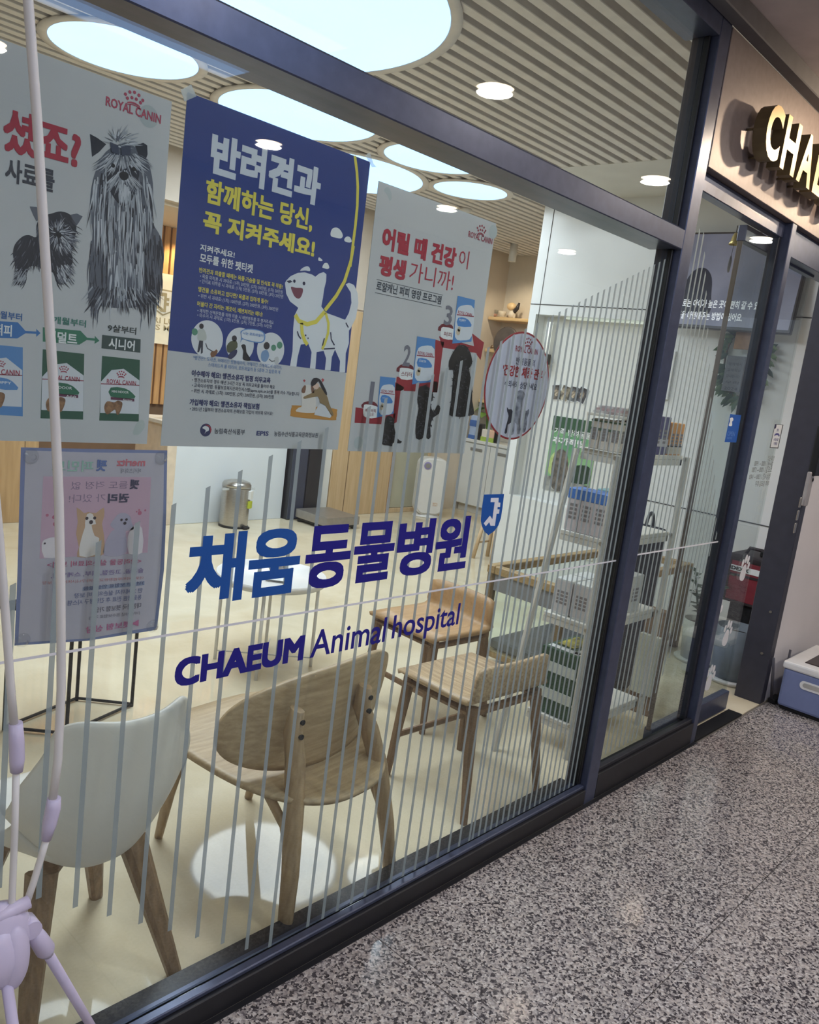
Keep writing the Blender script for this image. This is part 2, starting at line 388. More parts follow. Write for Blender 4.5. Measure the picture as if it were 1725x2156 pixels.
# ---------------------------------------------------------------- setting: shop front
YG = .045                        # middle of the fixed panes
w1 = sroot('window_1')
def member(name, parent, *boxes, m=FR, bev=.003):
    b = BM()
    for q in boxes: box(b, *q, bev)
    return obj(name, b, m, parent)
member('sill', w1, (-2.2, 3.0, 0, .13, .0, .068), m=SILLM); member('glazing_bead', w1, (-2.2, 3.0, .012, .038, .068, .083), (-2.2, 3.0, .052, .07, .068, .075))
member('transom', w1, (-2.2, 3.0, .0, .135, 2.28, 2.352)); member('glazing_bead', w1, (-2.2, 3.0, .010, .038, 2.352, 2.358))
member('head_rail', w1, (-2.2, 3.0, .0, .135, 3.03, 3.16))
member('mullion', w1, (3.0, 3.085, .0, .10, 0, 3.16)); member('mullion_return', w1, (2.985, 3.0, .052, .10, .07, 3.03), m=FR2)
member('gasket', w1, (2.985, 3.0, .03, .052, .083, 2.28), (2.985, 3.0, .03, .052, 2.36, 3.03), m=BLK)
b = BM(); box(b, -2.2, 2.99, YG-.004, YG+.004, .07, 2.285); obj('glass_pane', b, GL, w1)
b = BM(); box(b, -2.2, 2.99, YG-.004, YG+.004, 2.345, 3.04); obj('glass_pane', b, GL, w1)
FILM = mat('frosted_film', (146, 158, 157), .7, var=.03, trans=.14)
YS = YG-.0055
def stripe(parent, x, z0, z1, cut=.4375, w=.012):
    b = BM(); plate(b, [(x-w/2, z0), (x+w/2, z0-.0), (x+w/2, z1+cut*w/2), (x-w/2, z1-cut*w/2)], YS); obj('frosted_stripe', b, FILM, parent)
xs = [.459+.0825*i for i in range(12)]+[1.446+.0578*i for i in range(1, 15)]+[2.2745+.0358*i for i in range(0, 22)]
for x in xs:
    stripe(w1, x, max(.084, .515-(x-.71)*.695), 1.252+.4375*(x-.706))
WHITE_FILM = mat('white_film', (225, 224, 226), .6, var=.02)
b = BM(); plate(b, [(-1.5, 1.0585), (2.985, 1.0585), (2.985, 1.0645), (-1.5, 1.0645)], YS-.0006); obj('safety_line', b, WHITE_FILM, w1)
# side pane and header
w2 = sroot('window_2')
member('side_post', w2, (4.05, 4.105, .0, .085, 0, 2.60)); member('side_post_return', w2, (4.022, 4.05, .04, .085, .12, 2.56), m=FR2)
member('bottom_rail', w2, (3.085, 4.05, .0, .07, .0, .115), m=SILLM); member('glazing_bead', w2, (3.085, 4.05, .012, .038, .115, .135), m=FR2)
member('top_rail', w2, (3.085, 4.05, .035, .085, 2.53, 2.60))
b = BM(); box(b, 3.085, 4.05, YG-.004, YG+.004, .11, 2.56); obj('glass_pane', b, GL, w2)
for k in range(22):
    x = 3.118+.0402*k
    stripe(w2, x, .16+max(0, x-3.5)*2.0, min(2.392, 2.392-1.75*(x-3.237)), -1.2)
b = BM(); plate(b, [(3.11, 1.0685), (4.0, 1.0685), (4.0, 1.0755), (3.11, 1.0755)], YS-.0006); obj('safety_line', b, WHITE_FILM, w2)
FASC = mat('bronze_fascia', (134, 122, 120), .42, .3, .06, 40)
b = BM(); box(b, 3.088, 13, -.002, .10, 2.60, 3.09, .002); struct('trim_2', b, FASC)
b = BM(); box(b, 4.105, 5.02, .03, .13, 2.47, 2.60, .002); struct('trim_3', b, FR)
b = BM(); box(b, 5.025, 5.10, -.004, .155, 0, 2.60, .003); struct('trim_4', b, mat('door_jamb_dark', (64, 64, 74), .4, .2))
b = BM()
for z in (.31, .57): tube(b, [(5.02, .045, z), (5.026, .045, z)], .008, 10)
obj('screw', b, STEEL, bpy.data.objects['trim_4'])
b = BM(); box(b, 4.105, 4.74, -.004, .075, -.004, .006); struct('trim_5', b, BLK)
# sliding door, open
d1 = sroot('door_1'); YD = .105
b = BM(); box(b, 3.75, 4.72, YD-.004, YD+.004, .11, 2.50); obj('glass_leaf', b, GL, d1)
member('bottom_rail', d1, (3.75, 4.72, YD-.022, YD+.022, .008, .12)); member('top_rail', d1, (3.75, 4.72, YD-.02, YD+.02, 2.46, 2.53))
member('edge_seal', d1, (3.744, 3.752, YD-.012, YD+.012, .11, 2.46), m=mat('seal', (96, 84, 72), .5))

# ---------------------------------------------------------------- prints on the glass
def ink(r, g, b): return mat('ink_%d_%d_%d' % (r, g, b), (r, g, b), .55, var=.02, scale=8)
PAPER = ink(191, 192, 194); RED = ink(168, 40, 62); NAVY = ink(30, 56, 128); YEL = ink(222, 208, 84); DGREY = ink(52, 54, 66); WHI = ink(226, 228, 228)
class Print:
    def __init__(s, root, y, sc, ox, oy, step=.0002): s.r = root; s.y = y; s.z = (sc, ox, oy); s.st = step
    def view(s, sc, ox, oy): s.z = (sc, ox, oy); return s
    def pt(s, u, v): p = at(s.z[1]+u/s.z[0], s.z[2]+v/s.z[0], s.y); return (p.x, p.z)
    def poly(s, name, pts, m, layer=1, sm=0):
        q = [s.pt(*p) for p in pts]
        if sm: q = smooth_poly(q, sm)
        b = BM(); plate(b, q, s.y-layer*s.st); return obj(name, b, m, s.r)
    def polys(s, name, lst, m, layer=1, sm=0):
        for pts in lst: s.poly(name, pts, m, layer, sm)
    def dots(s, name, lst, m, layer=1):
        b = None
        for u, v, r in lst:
            if b is None or 'crown' not in name: b = BM()
            c = s.pt(u, v); e = s.pt(u+r, v); rr = abs(e[0]-c[0]); plate(b, ellipse(c[0], c[1], rr, rr, 16 if r < 30 else 36), s.y-layer*s.st)
            if 'crown' not in name: obj(name.rstrip('s'), b, m, s.r)
        if 'crown' in name: obj(name, b, m, s.r)['kind'] = 'stuff'
    def text(s, body, bl, tr, m, bold=0, layer=3, name='lettering', mirror=False, lean=0):
        a = s.pt(*bl); c = s.pt(*tr); b = BM()
        text_bm(b, body, min(a[0], c[0]), a[1], max(a[0], c[0]), c[1], s.y-layer*s.st, bold, mirror, lean=lean, aspect=(1.3 if body == 'ROYAL CANIN' else 1.15 if len(body) > 8 else 0)); return obj(name, b, m, s.r)
    def texts(s, rows, m, bold=0, layer=3, name='lettering', mirror=False):
        for body, bl, tr in rows: s.text(body, bl, tr, m, bold, layer, name, mirror)
    def line(s, name, pts, w, m, layer=2):
        q = [Vector(s.pt(*p)) for p in pts]; b = BM(); L, R = [], []
        for i, p in enumerate(q):
            d = (q[min(i+1, len(q)-1)]-q[max(i-1, 0)]).normalized(); n = Vector((-d.y, d.x))*w/2
            L.append(p+n); R.append(p-n)
        vl = [b.verts.new((p.x, s.y-layer*s.st, p.y)) for p in L]; vr = [b.verts.new((p.x, s.y-layer*s.st, p.y)) for p in R]
        for i in range(len(q)-1): b.faces.new((vl[i], vl[i+1], vr[i+1], vr[i]))
        return obj(name, b, m, s.r)
def sheet(root, x0, x1, z0, z1, y, m=PAPER, t=.0012):
    b = BM(); box(b, x0, x1, y, y+t, z0, z1); return obj('sheet', b, m, root)
def crown(P, u, v, w, m):       # five-point crown of dots over two arcs
    c = P.pt(u, v); e = P.pt(u+w, v); W_ = abs(e[0]-c[0]); y = P.y-3*P.st; b = BM()
    for x, z in ((-.44, .08), (-.23, .24), (0, .30), (.23, .24), (.44, .08), (-.33, -.06), (-.11, .03), (.11, .03), (.33, -.06)): plate(b, ellipse(c[0]+x*W_, c[1]+z*W_, .075*W_, .075*W_, 14), y)
    for z0, wd in ((-.22, .05), (-.32, .03)):
        q = [(c[0]+W_*.32*k/4, c[1]+W_*(z0+.08*(1-(k/4)**2))) for k in range(-4, 5)]
        plate(b, q+[(a, z-W_*wd*1.5) for a, z in q[::-1]], y)
    obj('printed_crown', b, m, P.r)['kind'] = 'stuff'
def inside(p, poly):
    x, y = p; r = False; j = len(poly)-1
    for i in range(len(poly)):
        if (poly[i][1] > y) != (poly[j][1] > y) and x < (poly[j][0]-poly[i][0])*(y-poly[i][1])/(poly[j][1]-poly[i][1])+poly[i][0]: r = not r
        j = i
    return r
def strands(P, name, poly, flow, n, L, w, mats, layer, wave=.25, seed=1):   # printed fur: many fine tapered strokes
    rn = random.Random(seed); xs_ = [p[0] for p in poly]; ys_ = [p[1] for p in poly]; bs = [BM() for _ in mats]; k = 0; tries = 0
    while k < n and tries < n*20:
        tries += 1; p = (rn.uniform(min(xs_), max(xs_)), rn.uniform(min(ys_), max(ys_)))
        if not inside(p, poly): continue
        k += 1; d = flow(p); dn = math.hypot(*d) or 1; d = (d[0]/dn, d[1]/dn); l = L*rn.uniform(.5, 1.2); ww = w*rn.uniform(.6, 1.3); ph = rn.uniform(0, 6); am = wave*rn.uniform(-1, 1)*l*.2
        mi = rn.randrange(len(mats)); b = bs[mi]; ve = []
        for s_ in range(5):
            t = s_/4; o = am*math.sin(t*3+ph)-am*math.sin(ph); x = p[0]+d[0]*l*t-d[1]*o; yv = p[1]+d[1]*l*t+d[0]*o; h = ww*(1-t)**.7*(.35+.65*min(1, t*6+.3))
            A = P.pt(x-d[1]*h, yv+d[0]*h); B_ = P.pt(x+d[1]*h, yv-d[0]*h); yy = P.y-layer*P.st-.00018*(k/n)
            ve.append((b.verts.new((A[0], yy, A[1])), b.verts.new((B_[0], yy, B_[1]))))
        for a, c in zip(ve, ve[1:]): b.faces.new((a[0], a[1], c[1], c[0]))
    for b, m in zip(bs, mats): obj(name, b, m, P.r)['kind'] = 'stuff'
def cut_weight(bold): return bold
TAPE = mat('clear_tape', (216, 222, 224), .25, var=.03, trans=.55)
YP = .056

# --- poster with two terriers and a feeding time line
p = thing('dog_food_poster', 'pale grey dog food poster with two terriers and feeding time line', 'poster', (0, 0, 0))
sheet(p, .385, .889, 1.487, 2.160, YP)
P = Print(p, YP, 3.8333, 0, 0)
P.dots('adhesive_dot', [(1200, 940, 78)], ink(168, 176, 178), 1)
P.text('ROYAL CANIN', (852, 852), (1300, 945), ink(170, 56, 84), .025); crown(P, 1082, 800, 160, ink(170, 56, 84))
P.view(2.15625, 0, 0)
P.text('이셨죠?', (-150, 640), (371, 590), RED, .03)
P.text('사료를', (22, 822), (250, 772), DGREY, .025)
FD, FM, FL_, FX = ink(34, 36, 48), ink(92, 96, 108), ink(158, 162, 170), ink(192, 195, 202)
body = [(480, 690), (440, 760), (415, 850), (408, 960), (420, 1050), (412, 1150), (402, 1300), (408, 1380), (470, 1392), (560, 1400), (650, 1385), (715, 1330), (742, 1200), (735, 1090), (690, 1000), (696, 900), (690, 800), (660, 710), (600, 660), (540, 655)]
P.poly('printed_terrier', body, FM, 1, 3)
P.polys('printed_ear', [[(408, 608), (440, 625), (482, 655), (450, 690), (418, 712)], [(612, 660), (650, 648), (668, 660), (670, 700), (655, 745), (628, 700)]], FD, 2)
cx_ = 555; fl_ = lambda p: ((p[0]-cx_)*.10*(1 if p[1] < 900 else .2), 100)
strands(P, 'printed_coat', [(690, 1000), (740, 1090), (742, 1250), (715, 1330), (640, 1385), (600, 1180), (640, 1000)], fl_, 150, 120, 4.5, (FD, FD, FM), 2, seed=2)
strands(P, 'printed_coat', [(412, 1060), (470, 1000), (500, 1200), (470, 1380), (405, 1375), (404, 1200)], fl_, 130, 120, 4.5, (FD, FM, FM), 2, seed=3)
strands(P, 'printed_coat', [(470, 1000), (640, 1000), (660, 1200), (620, 1330), (500, 1330)], fl_, 170, 130, 4.5, (FM, FL_, FX, FL_), 3, seed=4)
strands(P, 'printed_coat', [(430, 800), (500, 720), (620, 720), (690, 820), (690, 960), (640, 1060), (450, 1060), (410, 950)], fl_, 300, 170, 4.2, (FM, FL_, FX, FD, FL_), 4, seed=5)
P.poly('printed_face', [(488, 750), (520, 735), (560, 770), (605, 740), (632, 770), (618, 860), (585, 925), (545, 930), (505, 880), (484, 820)], FD, 5, 3)
strands(P, 'printed_brow', [(480, 700), (520, 690), (550, 700), (590, 690), (640, 705), (650, 745), (600, 750), (560, 735), (510, 752), (470, 750)], lambda p: ((p[0]-558)*.9, 45), 110, 70, 3.6, (FL_, FX, FM), 6, seed=6)
strands(P, 'printed_muzzle', [(545, 770), (575, 770), (600, 800), (590, 830), (525, 830), (515, 800)], lambda p: ((p[0]-558)*1.6, 60), 100, 75, 3.6, (FL_, FX, FM), 6, seed=7)
P.dots('printed_eyes', [(512, 752, 9), (606, 768, 9)], ink(16, 18, 26), 7); P.poly('printed_nose', [(540, 788), (560, 778), (582, 790), (578, 812), (560, 820), (544, 808)], ink(18, 20, 28), 8, 2)
P.poly('printed_mouth', [(520, 880), (560, 868), (600, 888), (580, 925), (545, 930)], FD, 7, 2); strands(P, 'printed_beard', [(540, 830), (585, 835), (595, 880), (560, 900), (530, 880)], fl_, 60, 60, 3.6, (FX, FL_), 8, seed=8)
strands(P, 'printed_topknot', [(505, 650), (520, 612), (560, 602), (600, 622), (600, 660), (550, 672)], lambda p: (p[0]-530, -10+(p[1]-640)*.5), 60, 46, 3.6, (FL_, FM, FX), 5, seed=9)
P.polys('printed_bow', [[(498, 645), (535, 660), (540, 705), (505, 690)], [(548, 665), (592, 660), (592, 700), (550, 708)]], ink(58, 64, 84), 8)
strands(P, 'printed_feet', [(410, 1290), (700, 1310), (690, 1370), (420, 1370)], lambda p: ((p[0]-540)*.4, 60), 120, 70, 4, (FM, FL_, FD), 5, seed=10)
P.view(5.75, 0, 400)
pup = [(270, 565), (350, 545), (440, 570), (440, 430), (500, 330), (640, 280), (740, 260), (850, 300), (920, 420), (915, 540), (870, 700), (880, 860), (850, 1000), (800, 1130), (690, 1130), (640, 1000), (540, 980), (420, 920), (330, 960), (310, 1130), (180, 1130), (180, 900), (155, 780), (180, 660)]
P.poly('printed_puppy', pup, FD, 1, 3)
P.polys('printed_puppy_ear', [[(360, 200), (440, 205), (500, 260), (500, 340), (440, 380), (400, 300)], [(850, 300), (930, 285), (1000, 320), (950, 400), (920, 440), (880, 400)]], FM, 2)
dn = lambda p: ((p[0]-520)*.25, 100)
strands(P, 'printed_puppy_coat', pup, dn, 260, 110, 7, (ink(26, 28, 38), ink(52, 54, 66), FM), 2, wave=.6, seed=11)
strands(P, 'printed_puppy_face', [(640, 430), (720, 430), (860, 540), (900, 640), (840, 720), (700, 700), (640, 600)], lambda p: (p[0]-690, (p[1]-540)*.9+20), 170, 110, 7, (FL_, FX, FM, FM), 4, wave=.5, seed=12)
strands(P, 'printed_puppy_paws', [(180, 950), (330, 950), (310, 1120), (180, 1120)], dn, 70, 90, 7, (FL_, FM), 4, seed=13); strands(P, 'printed_puppy_paws', [(680, 900), (860, 900), (850, 1080), (690, 1080)], dn, 90, 100, 7, (FL_, FX, FM), 4, seed=14)
P.dots('printed_puppy_eyes', [(710, 545, 34), (775, 455, 15), (655, 470, 15)], ink(18, 20, 28), 6)
P.view(2.4643, 0, 500)
P.texts([('월부터', (0, 420), (115, 395))], ink(46, 98, 158), .02)
P.texts([('12개월부터', (232, 440), (447, 430))], ink(46, 120, 104), .02)
P.texts([('9살부터', (558, 487), (708, 468))], ink(48, 58, 58), .02)
P.poly('printed_arrow', [(-40, 432), (92, 440), (132, 485), (188, 488), (188, 474), (210, 496), (188, 516), (188, 500), (132, 497), (90, 524), (-40, 520)], ink(52, 112, 176), 1)
P.poly('printed_arrow', [(222, 466), (418, 484), (452, 520), (492, 524), (492, 510), (516, 536), (490, 552), (492, 536), (450, 532), (412, 556), (222, 540)], ink(50, 118, 92), 1)
P.poly('printed_label', [(530, 505), (730, 528), (728, 598), (526, 575)], ink(54, 72, 70), 1)
P.texts([('퍼피', (-32, 505), (62, 455)), ('어덜트', (238, 540), (402, 500)), ('시니어', (562, 575), (700, 535))], WHI, .025)
for name, q, c1, c2, rows in (('printed_bag', [(-90, 550), (118, 570), (118, 928), (-96, 915)], (84, 134, 190), (96, 146, 200), ('CANIN', 4, 102, 712, 690, 'PUPPY')),
                              ('printed_bag', [(222, 580), (437, 604), (431, 945), (210, 938)], (40, 84, 66), (36, 74, 58), ('ROYAL CANIN', 248, 414, 735, 718, 'INDOOR')),
                              ('printed_bag', [(530, 614), (726, 635), (720, 955), (515, 950)], (40, 84, 66), (34, 70, 56), ('ROYAL CANIN', 553, 706, 757, 745, 'MINI INDOOR'))):
    x0, x1 = q[3][0], q[1][0]; w = x1-x0; t = q[0][1]; bt = q[3][1]
    P.poly(name, q, ink(*c1), 1)
    P.poly(name+'_front', [(x0+8, t+.40*(bt-t)), (x0+.3*w, t+.22*(bt-t)), (x0+.6*w, t+.20*(bt-t)), (x1-3, t+.38*(bt-t)), (x1-6, t+.90*(bt-t)), (x0+4, bt-.12*(bt-t))], ink(206, 208, 214), 2)
    P.poly(name+'_rule', [(x0+8, t+.425*(bt-t)), (x1-3, t+.45*(bt-t)), (x1-3, t+.462*(bt-t)), (x0+8, t+.437*(bt-t))], ink(140, 34, 56), 3)
    P.text(rows[0], (rows[1], rows[3]), (rows[2], rows[4]), ink(160, 44, 66), .02)
    crown(P, (rows[1]+rows[2])/2+(0 if rows[0] != 'CANIN' else -50), rows[4]-34, 50, ink(160, 44, 66))
    P.poly(name+'_patch', smooth_poly([(x0+.28*w, t+.49*(bt-t)), (x0+.62*w, t+.50*(bt-t)), (x0+.82*w, t+.58*(bt-t)), (x0+.86*w, t+.66*(bt-t)), (x0+.28*w, t+.63*(bt-t))], 2), ink(*(c1 if c1[0] > 60 else (42, 104, 78))), 3)
    P.text(rows[5], (x0+.30*w, t+.565*(bt-t)), (x0+.72*w, t+.545*(bt-t)), WHI, .01, 4)
    if c1[0] < 60:
        P.poly(name+'_band', [(x0+.28*w, t+.635*(bt-t)), (x0+.86*w, t+.665*(bt-t)), (x0+.86*w, t+.705*(bt-t)), (x0+.28*w, t+.675*(bt-t))], ink(92, 38, 66), 3)
        P.text('Senior' if 'MINI' in rows[5] else 'Adult', (x0+.58*w, t+.695*(bt-t)), (x0+.82*w, t+.672*(bt-t)), WHI, .01, 4)
    P.poly('printed_spitz', [(x0+.12*w, t+.78*(bt-t)), (x0+.2*w, t+.70*(bt-t)), (x0+.36*w, t+.72*(bt-t)), (x0+.45*w, t+.69*(bt-t)), (x0+.56*w, t+.72*(bt-t)), (x0+.55*w, t+.80*(bt-t)), (x0+.48*w, t+.90*(bt-t)), (x0+.42*w, t+.90*(bt-t)), (x0+.38*w, t+.83*(bt-t)), (x0+.22*w, t+.90*(bt-t)), (x0+.15*w, t+.88*(bt-t))], mat('print_spitz', (160, 118, 82), .6, col2=(104, 72, 48), scale=160), 4, 3)
P.poly('adhesive_dot', [(720, 950), (745, 950), (750, 985), (720, 1022), (690, 1020), (698, 985)], ink(176, 184, 182), 1, 3)

# --- blue public poster
p = thing('pet_etiquette_poster', 'navy blue and white pet etiquette poster with a white cartoon dog', 'poster', (0, 0, 0))
sheet(p, .921, 1.426, 1.484, 2.188, YP)
P = Print(p, YP, 3.75, 340, 520)
a = P.pt(82, 820)[1]; b = BM(); plate(b, [(.921, P.pt(72, 818)[1]), (1.426, P.pt(1500, 998)[1]), (1.426, 2.188), (.921, 2.188)], YP-.0002); obj('blue_field', b, NAVY, p)
P.view(3.75, 340, 180)
P.text('반려견과', (376, 692), (1270, 662), ink(206, 212, 222), .045)
P.text('함께하는 당신,', (340, 930), (1203, 982), YEL, .035); P.text('꼭 지켜주세요!', (322, 1148), (1217, 1216), YEL, .04)
P.texts([('지켜주세요!', (303, 1304), (580, 1312))], WHI, .025)
P.polys('printed_cloud', [[(1335, 1165), (1350, 1130), (1385, 1122), (1415, 1145), (1432, 1185), (1415, 1208), (1370, 1200), (1340, 1190)], [(1445, 1210), (1465, 1192), (1490, 1200), (1502, 1232), (1480, 1240), (1448, 1230)]], WHI, 2, 3)
P.line('printed_leash', [(1527, 556), (1543, 680), (1550, 800), (1546, 950), (1532, 1100), (1510, 1270), (1490, 1430)], .0085, YEL)
P.view(3.75, 340, 520)
P.line('printed_leash', [(1515, -10), (1495, 110), (1445, 270), (1380, 385), (1290, 500)], .0095, YEL, 4)
P.texts([('모두를 위한 펫티켓', (300, 120), (724, 142))], WHI, .025)
P.texts([('반려견과 외출할 때에는 목줄·가슴줄 및 인식표 꼭 착용!', (295, 200), (958, 294)), ('맹견을 소유하고 있다면? 목줄과 입마개 필수!', (288, 352), (842, 432)), ('머물다 간 자리는 깨끗이, 배변처리는 매너!', (280, 468), (798, 526))], YEL, .02)
P.texts([('• 목줄 미착용 시 과태료: (1차) 20만원, (2차) 30만원, (3차) 50만원', (303, 250), (957, 348)), ('• 인식표 미착용 시 과태료: (1차) 5만원, (2차) 10만원, (3차) 20만원', (300, 288), (960, 392)),
         ('• 위반 시 과태료: (1차) 100만원, (2차) 200만원, (3차) 300만원', (290, 405), (920, 494)), ('• 쾌적한 산책문화를 위해 외출 시 배변봉투를 꼭 챙겨주세요', (283, 516), (885, 596)), ('• 미수거 시 과태료: (1차) 5만원, (2차) 7만원, (3차) 10만원', (281, 558), (870, 630))], ink(204, 208, 220))
P.polys('printed_cloud', [[(1238, 105), (1242, 82), (1260, 92), (1272, 108), (1255, 112)], [(1270, 160), (1285, 130), (1310, 128), (1325, 160), (1312, 174), (1285, 168)]], WHI, 2, 3)
P.poly('printed_dog', [(975, 285), (985, 265), (1020, 230), (1075, 205), (1130, 200), (1190, 218), (1215, 235), (1245, 210), (1280, 198), (1302, 215), (1300, 270), (1285, 330), (1275, 400), (1262, 470), (1300, 520), (1370, 545), (1450, 575), (1480, 520), (1500, 440), (1495, 360), (1455, 295), (1480, 282), (1520, 300), (1548, 360), (1555, 440), (1535, 560), (1495, 640), (1480, 660), (1480, 760), (1455, 840), (1450, 990), (1405, 990), (1410, 900), (1370, 810), (1345, 870), (1335, 975), (1290, 972), (1300, 880), (1280, 820), (1225, 830), (1215, 962), (1172, 958), (1185, 830), (1160, 765), (1100, 770), (1075, 870), (1065, 945), (1015, 940), (1035, 820), (1040, 640), (1050, 540), (1080, 480), (1015, 430), (985, 370)], ink(216, 220, 226), 2)
P.poly('printed_ear', [(1095, 188), (1115, 165), (1150, 152), (1170, 165), (1172, 190), (1135, 186)], ink(216, 220, 226), 2, 3)
P.poly('printed_mouth', [(1022, 315), (1060, 322), (1115, 328), (1108, 380), (1085, 408), (1055, 395), (1035, 360)], ink(120, 62, 80), 3, 3)
P.dots('printed_eyes', [(1049, 270, 10), (1125, 288, 11), (1138, 698, 6), (1157, 720, 5)], ink(30, 34, 70), 3)
P.poly('printed_nose', [(985, 268), (1018, 262), (1035, 276), (1005, 285)], ink(30, 34, 70), 3)
P.line('printed_harness', [(1055, 535), (1085, 585), (1150, 610), (1220, 590), (1290, 510)], .0105, YEL, 4); P.line('printed_harness', [(1105, 600), (1110, 680), (1130, 740), (1152, 772)], .0095, YEL, 4)
P.line('printed_harness', [(1295, 520), (1318, 600), (1315, 680), (1290, 760), (1268, 808)], .0075, YEL, 4)
for q in ([(1072, 665), (1082, 700), (1100, 724)], [(1335, 672), (1340, 730), (1365, 775)], [(1455, 598), (1475, 636)], [(1270, 780), (1285, 720)], [(1282, 805), (1368, 800)]): P.line('printed_stroke', q, .003, ink(30, 34, 70), 5)
for u, v, r in ((362, 727, 124), (620, 772, 110), (863, 812, 107)): P.dots('printed_roundel', [(u, v, r)], ink(214, 216, 220), 2)
DS = lambda r, g, b: ink(r, g, b)
P.polys('printed_walker', [[(290, 655), (325, 640), (350, 680), (352, 735), (290, 738), (283, 700)]], DS(188, 192, 186), 3, 2); P.polys('printed_walker_trousers', [[(298, 738), (328, 740), (325, 835), (310, 845), (312, 790), (296, 830), (282, 832)]], DS(52, 54, 66), 3)
P.dots('printed_heads', [(315, 625, 18), (575, 722, 20), (830, 780, 24)], DS(54, 50, 54), 3); P.dots('printed_trees', [(262, 670, 24), (885, 795, 20), (933, 775, 22)], DS(88, 142, 116), 3)
P.polys('printed_dogs', [[(385, 845), (395, 825), (420, 820), (430, 808), (442, 818), (438, 840), (418, 865), (395, 870)]], DS(128, 88, 62), 4, 2)
P.polys('printed_crouching_people', [[(545, 745), (590, 740), (600, 790), (560, 830), (520, 830), (515, 780)]], DS(86, 88, 66), 3, 2); P.polys('printed_legs', [[(545, 830), (595, 810), (590, 850), (550, 885), (525, 870)]], DS(52, 56, 92), 4, 2)
P.polys('printed_black_dog', [[(628, 778), (650, 768), (665, 780), (670, 830), (695, 870), (700, 898), (660, 895), (640, 880), (645, 820)]], DS(30, 30, 36), 4, 2)
P.polys('printed_child', [[(800, 820), (835, 815), (850, 860), (825, 905), (790, 895), (785, 850)]], DS(120, 152, 190), 3, 2); P.polys('printed_white_dog', [[(890, 880), (915, 865), (925, 885), (920, 925), (900, 925)]], DS(188, 190, 192), 4, 2)
P.line('printed_leads', [(348, 760), (362, 800), (405, 825)], .0016, DS(40, 40, 50), 4); P.line('printed_leads', [(850, 885), (870, 903), (895, 898)], .0016, DS(40, 40, 50), 4)
P.poly('printed_bubble', [(625, 665), (680, 645), (770, 655), (815, 685), (812, 740), (770, 758), (690, 745), (640, 728), (622, 755), (630, 710)], DS(96, 140, 196), 5, 3)
P.poly('printed_bubble_fill', [(632, 670), (682, 652), (768, 662), (806, 688), (803, 735), (768, 750), (692, 737), (642, 722), (634, 710)], DS(214, 218, 224), 6, 3)
P.texts([('나는 로트와일러', (640, 690), (803, 690))], DS(80, 128, 190), .02, 7)
P.texts([('*맹견은?: 도사견, 아메리칸 핏불테리어, 아메리칸 스태퍼드셔 테리어,', (247, 890), (950, 956)), ('스태퍼드셔 불 테리어, 로트와일러 등 5종과 그 잡종의 개', (366, 946), (936, 992))], DS(84, 128, 186), 0, 4)
P.texts([('이수해야 해요! 맹견소유자 법정 의무교육', (236, 1020), (862, 1044)), ('가입해야 해요! 맹견소유자 책임보험', (220, 1248), (773, 1250))], ink(40, 48, 100), .03)
P.texts([('• 맹견소유자의 경우 매년 3시간 이상 꼭 의무교육을 들어야 해요', (240, 1064), (895, 1104)), ('• 교육이수방법: 동물보호복지온라인시스템(apms.epis.or.kr)을 통해 이수 가능합니다', (238, 1112), (1087, 1164)), ('• 위반 시 과태료: (1차) 100만원, (2차) 200만원, (3차) 300만원', (235, 1156), (886, 1184)), ('• 2021년 2월부터 맹견소유자의 손해보험 가입이 의무화 되어요!', (223, 1292), (879, 1316))], ink(58, 62, 84), .008)
P.dots('printed_emblem', [(350, 1445, 44)], ink(44, 50, 92), 2); P.poly('printed_emblem_wave', [(322, 1430), (345, 1412), (372, 1425), (372, 1450), (352, 1458), (340, 1475), (348, 1445)], ink(214, 216, 218), 3, 3)
P.poly('printed_emblem_red', [(340, 1402), (375, 1408), (395, 1440), (385, 1470), (382, 1430), (360, 1410)], ink(166, 60, 70), 3, 2)
P.texts([('농림축산식품부', (416, 1474), (660, 1440))], ink(60, 62, 74), .01); P.texts([('EPIS', (748, 1488), (848, 1455))], ink(52, 60, 110), .03); P.texts([('농림수산식품교육문화정보원', (888, 1494), (1236, 1480))], ink(60, 62, 74), .01)
P.poly('printed_mat', [(1030, 1262), (1060, 1250), (1360, 1275), (1385, 1300), (1380, 1350), (1350, 1368), (1050, 1342), (1020, 1315)], ink(186, 132, 62), 2, 3)
P.poly('printed_spaniel', [(1112, 1110), (1135, 1090), (1165, 1088), (1195, 1105), (1195, 1150), (1220, 1200), (1215, 1290), (1190, 1310), (1065, 1300), (1080, 1270), (1108, 1255), (1105, 1180)], ink(212, 206, 200), 3, 3)
P.polys('printed_spaniel_ears', [[(1108, 1120), (1128, 1092), (1140, 1100), (1132, 1150), (1108, 1150)], [(1180, 1095), (1200, 1110), (1205, 1150), (1185, 1150)]], ink(120, 84, 66), 4, 2)
P.poly('printed_woman_coat', [(1190, 1150), (1240, 1100), (1300, 1160), (1325, 1240), (1358, 1320), (1340, 1330), (1290, 1250), (1250, 1230), (1235, 1180), (1130, 1200), (1125, 1180)], ink(138, 116, 82), 4, 2)
P.poly('printed_woman_hair', [(1180, 1070), (1200, 1035), (1245, 1040), (1275, 1085), (1305, 1150), (1300, 1170), (1262, 1110), (1240, 1060), (1215, 1085), (1185, 1100)], ink(36, 34, 42), 6, 2)
P.poly('printed_woman_face', [(1195, 1085), (1230, 1075), (1245, 1100), (1225, 1125), (1200, 1115)], ink(214, 184, 166), 5, 2)
P.poly('printed_woman_legs', [(1250, 1235), (1295, 1255), (1345, 1330), (1330, 1350), (1205, 1325), (1215, 1290)], ink(204, 206, 210), 4)
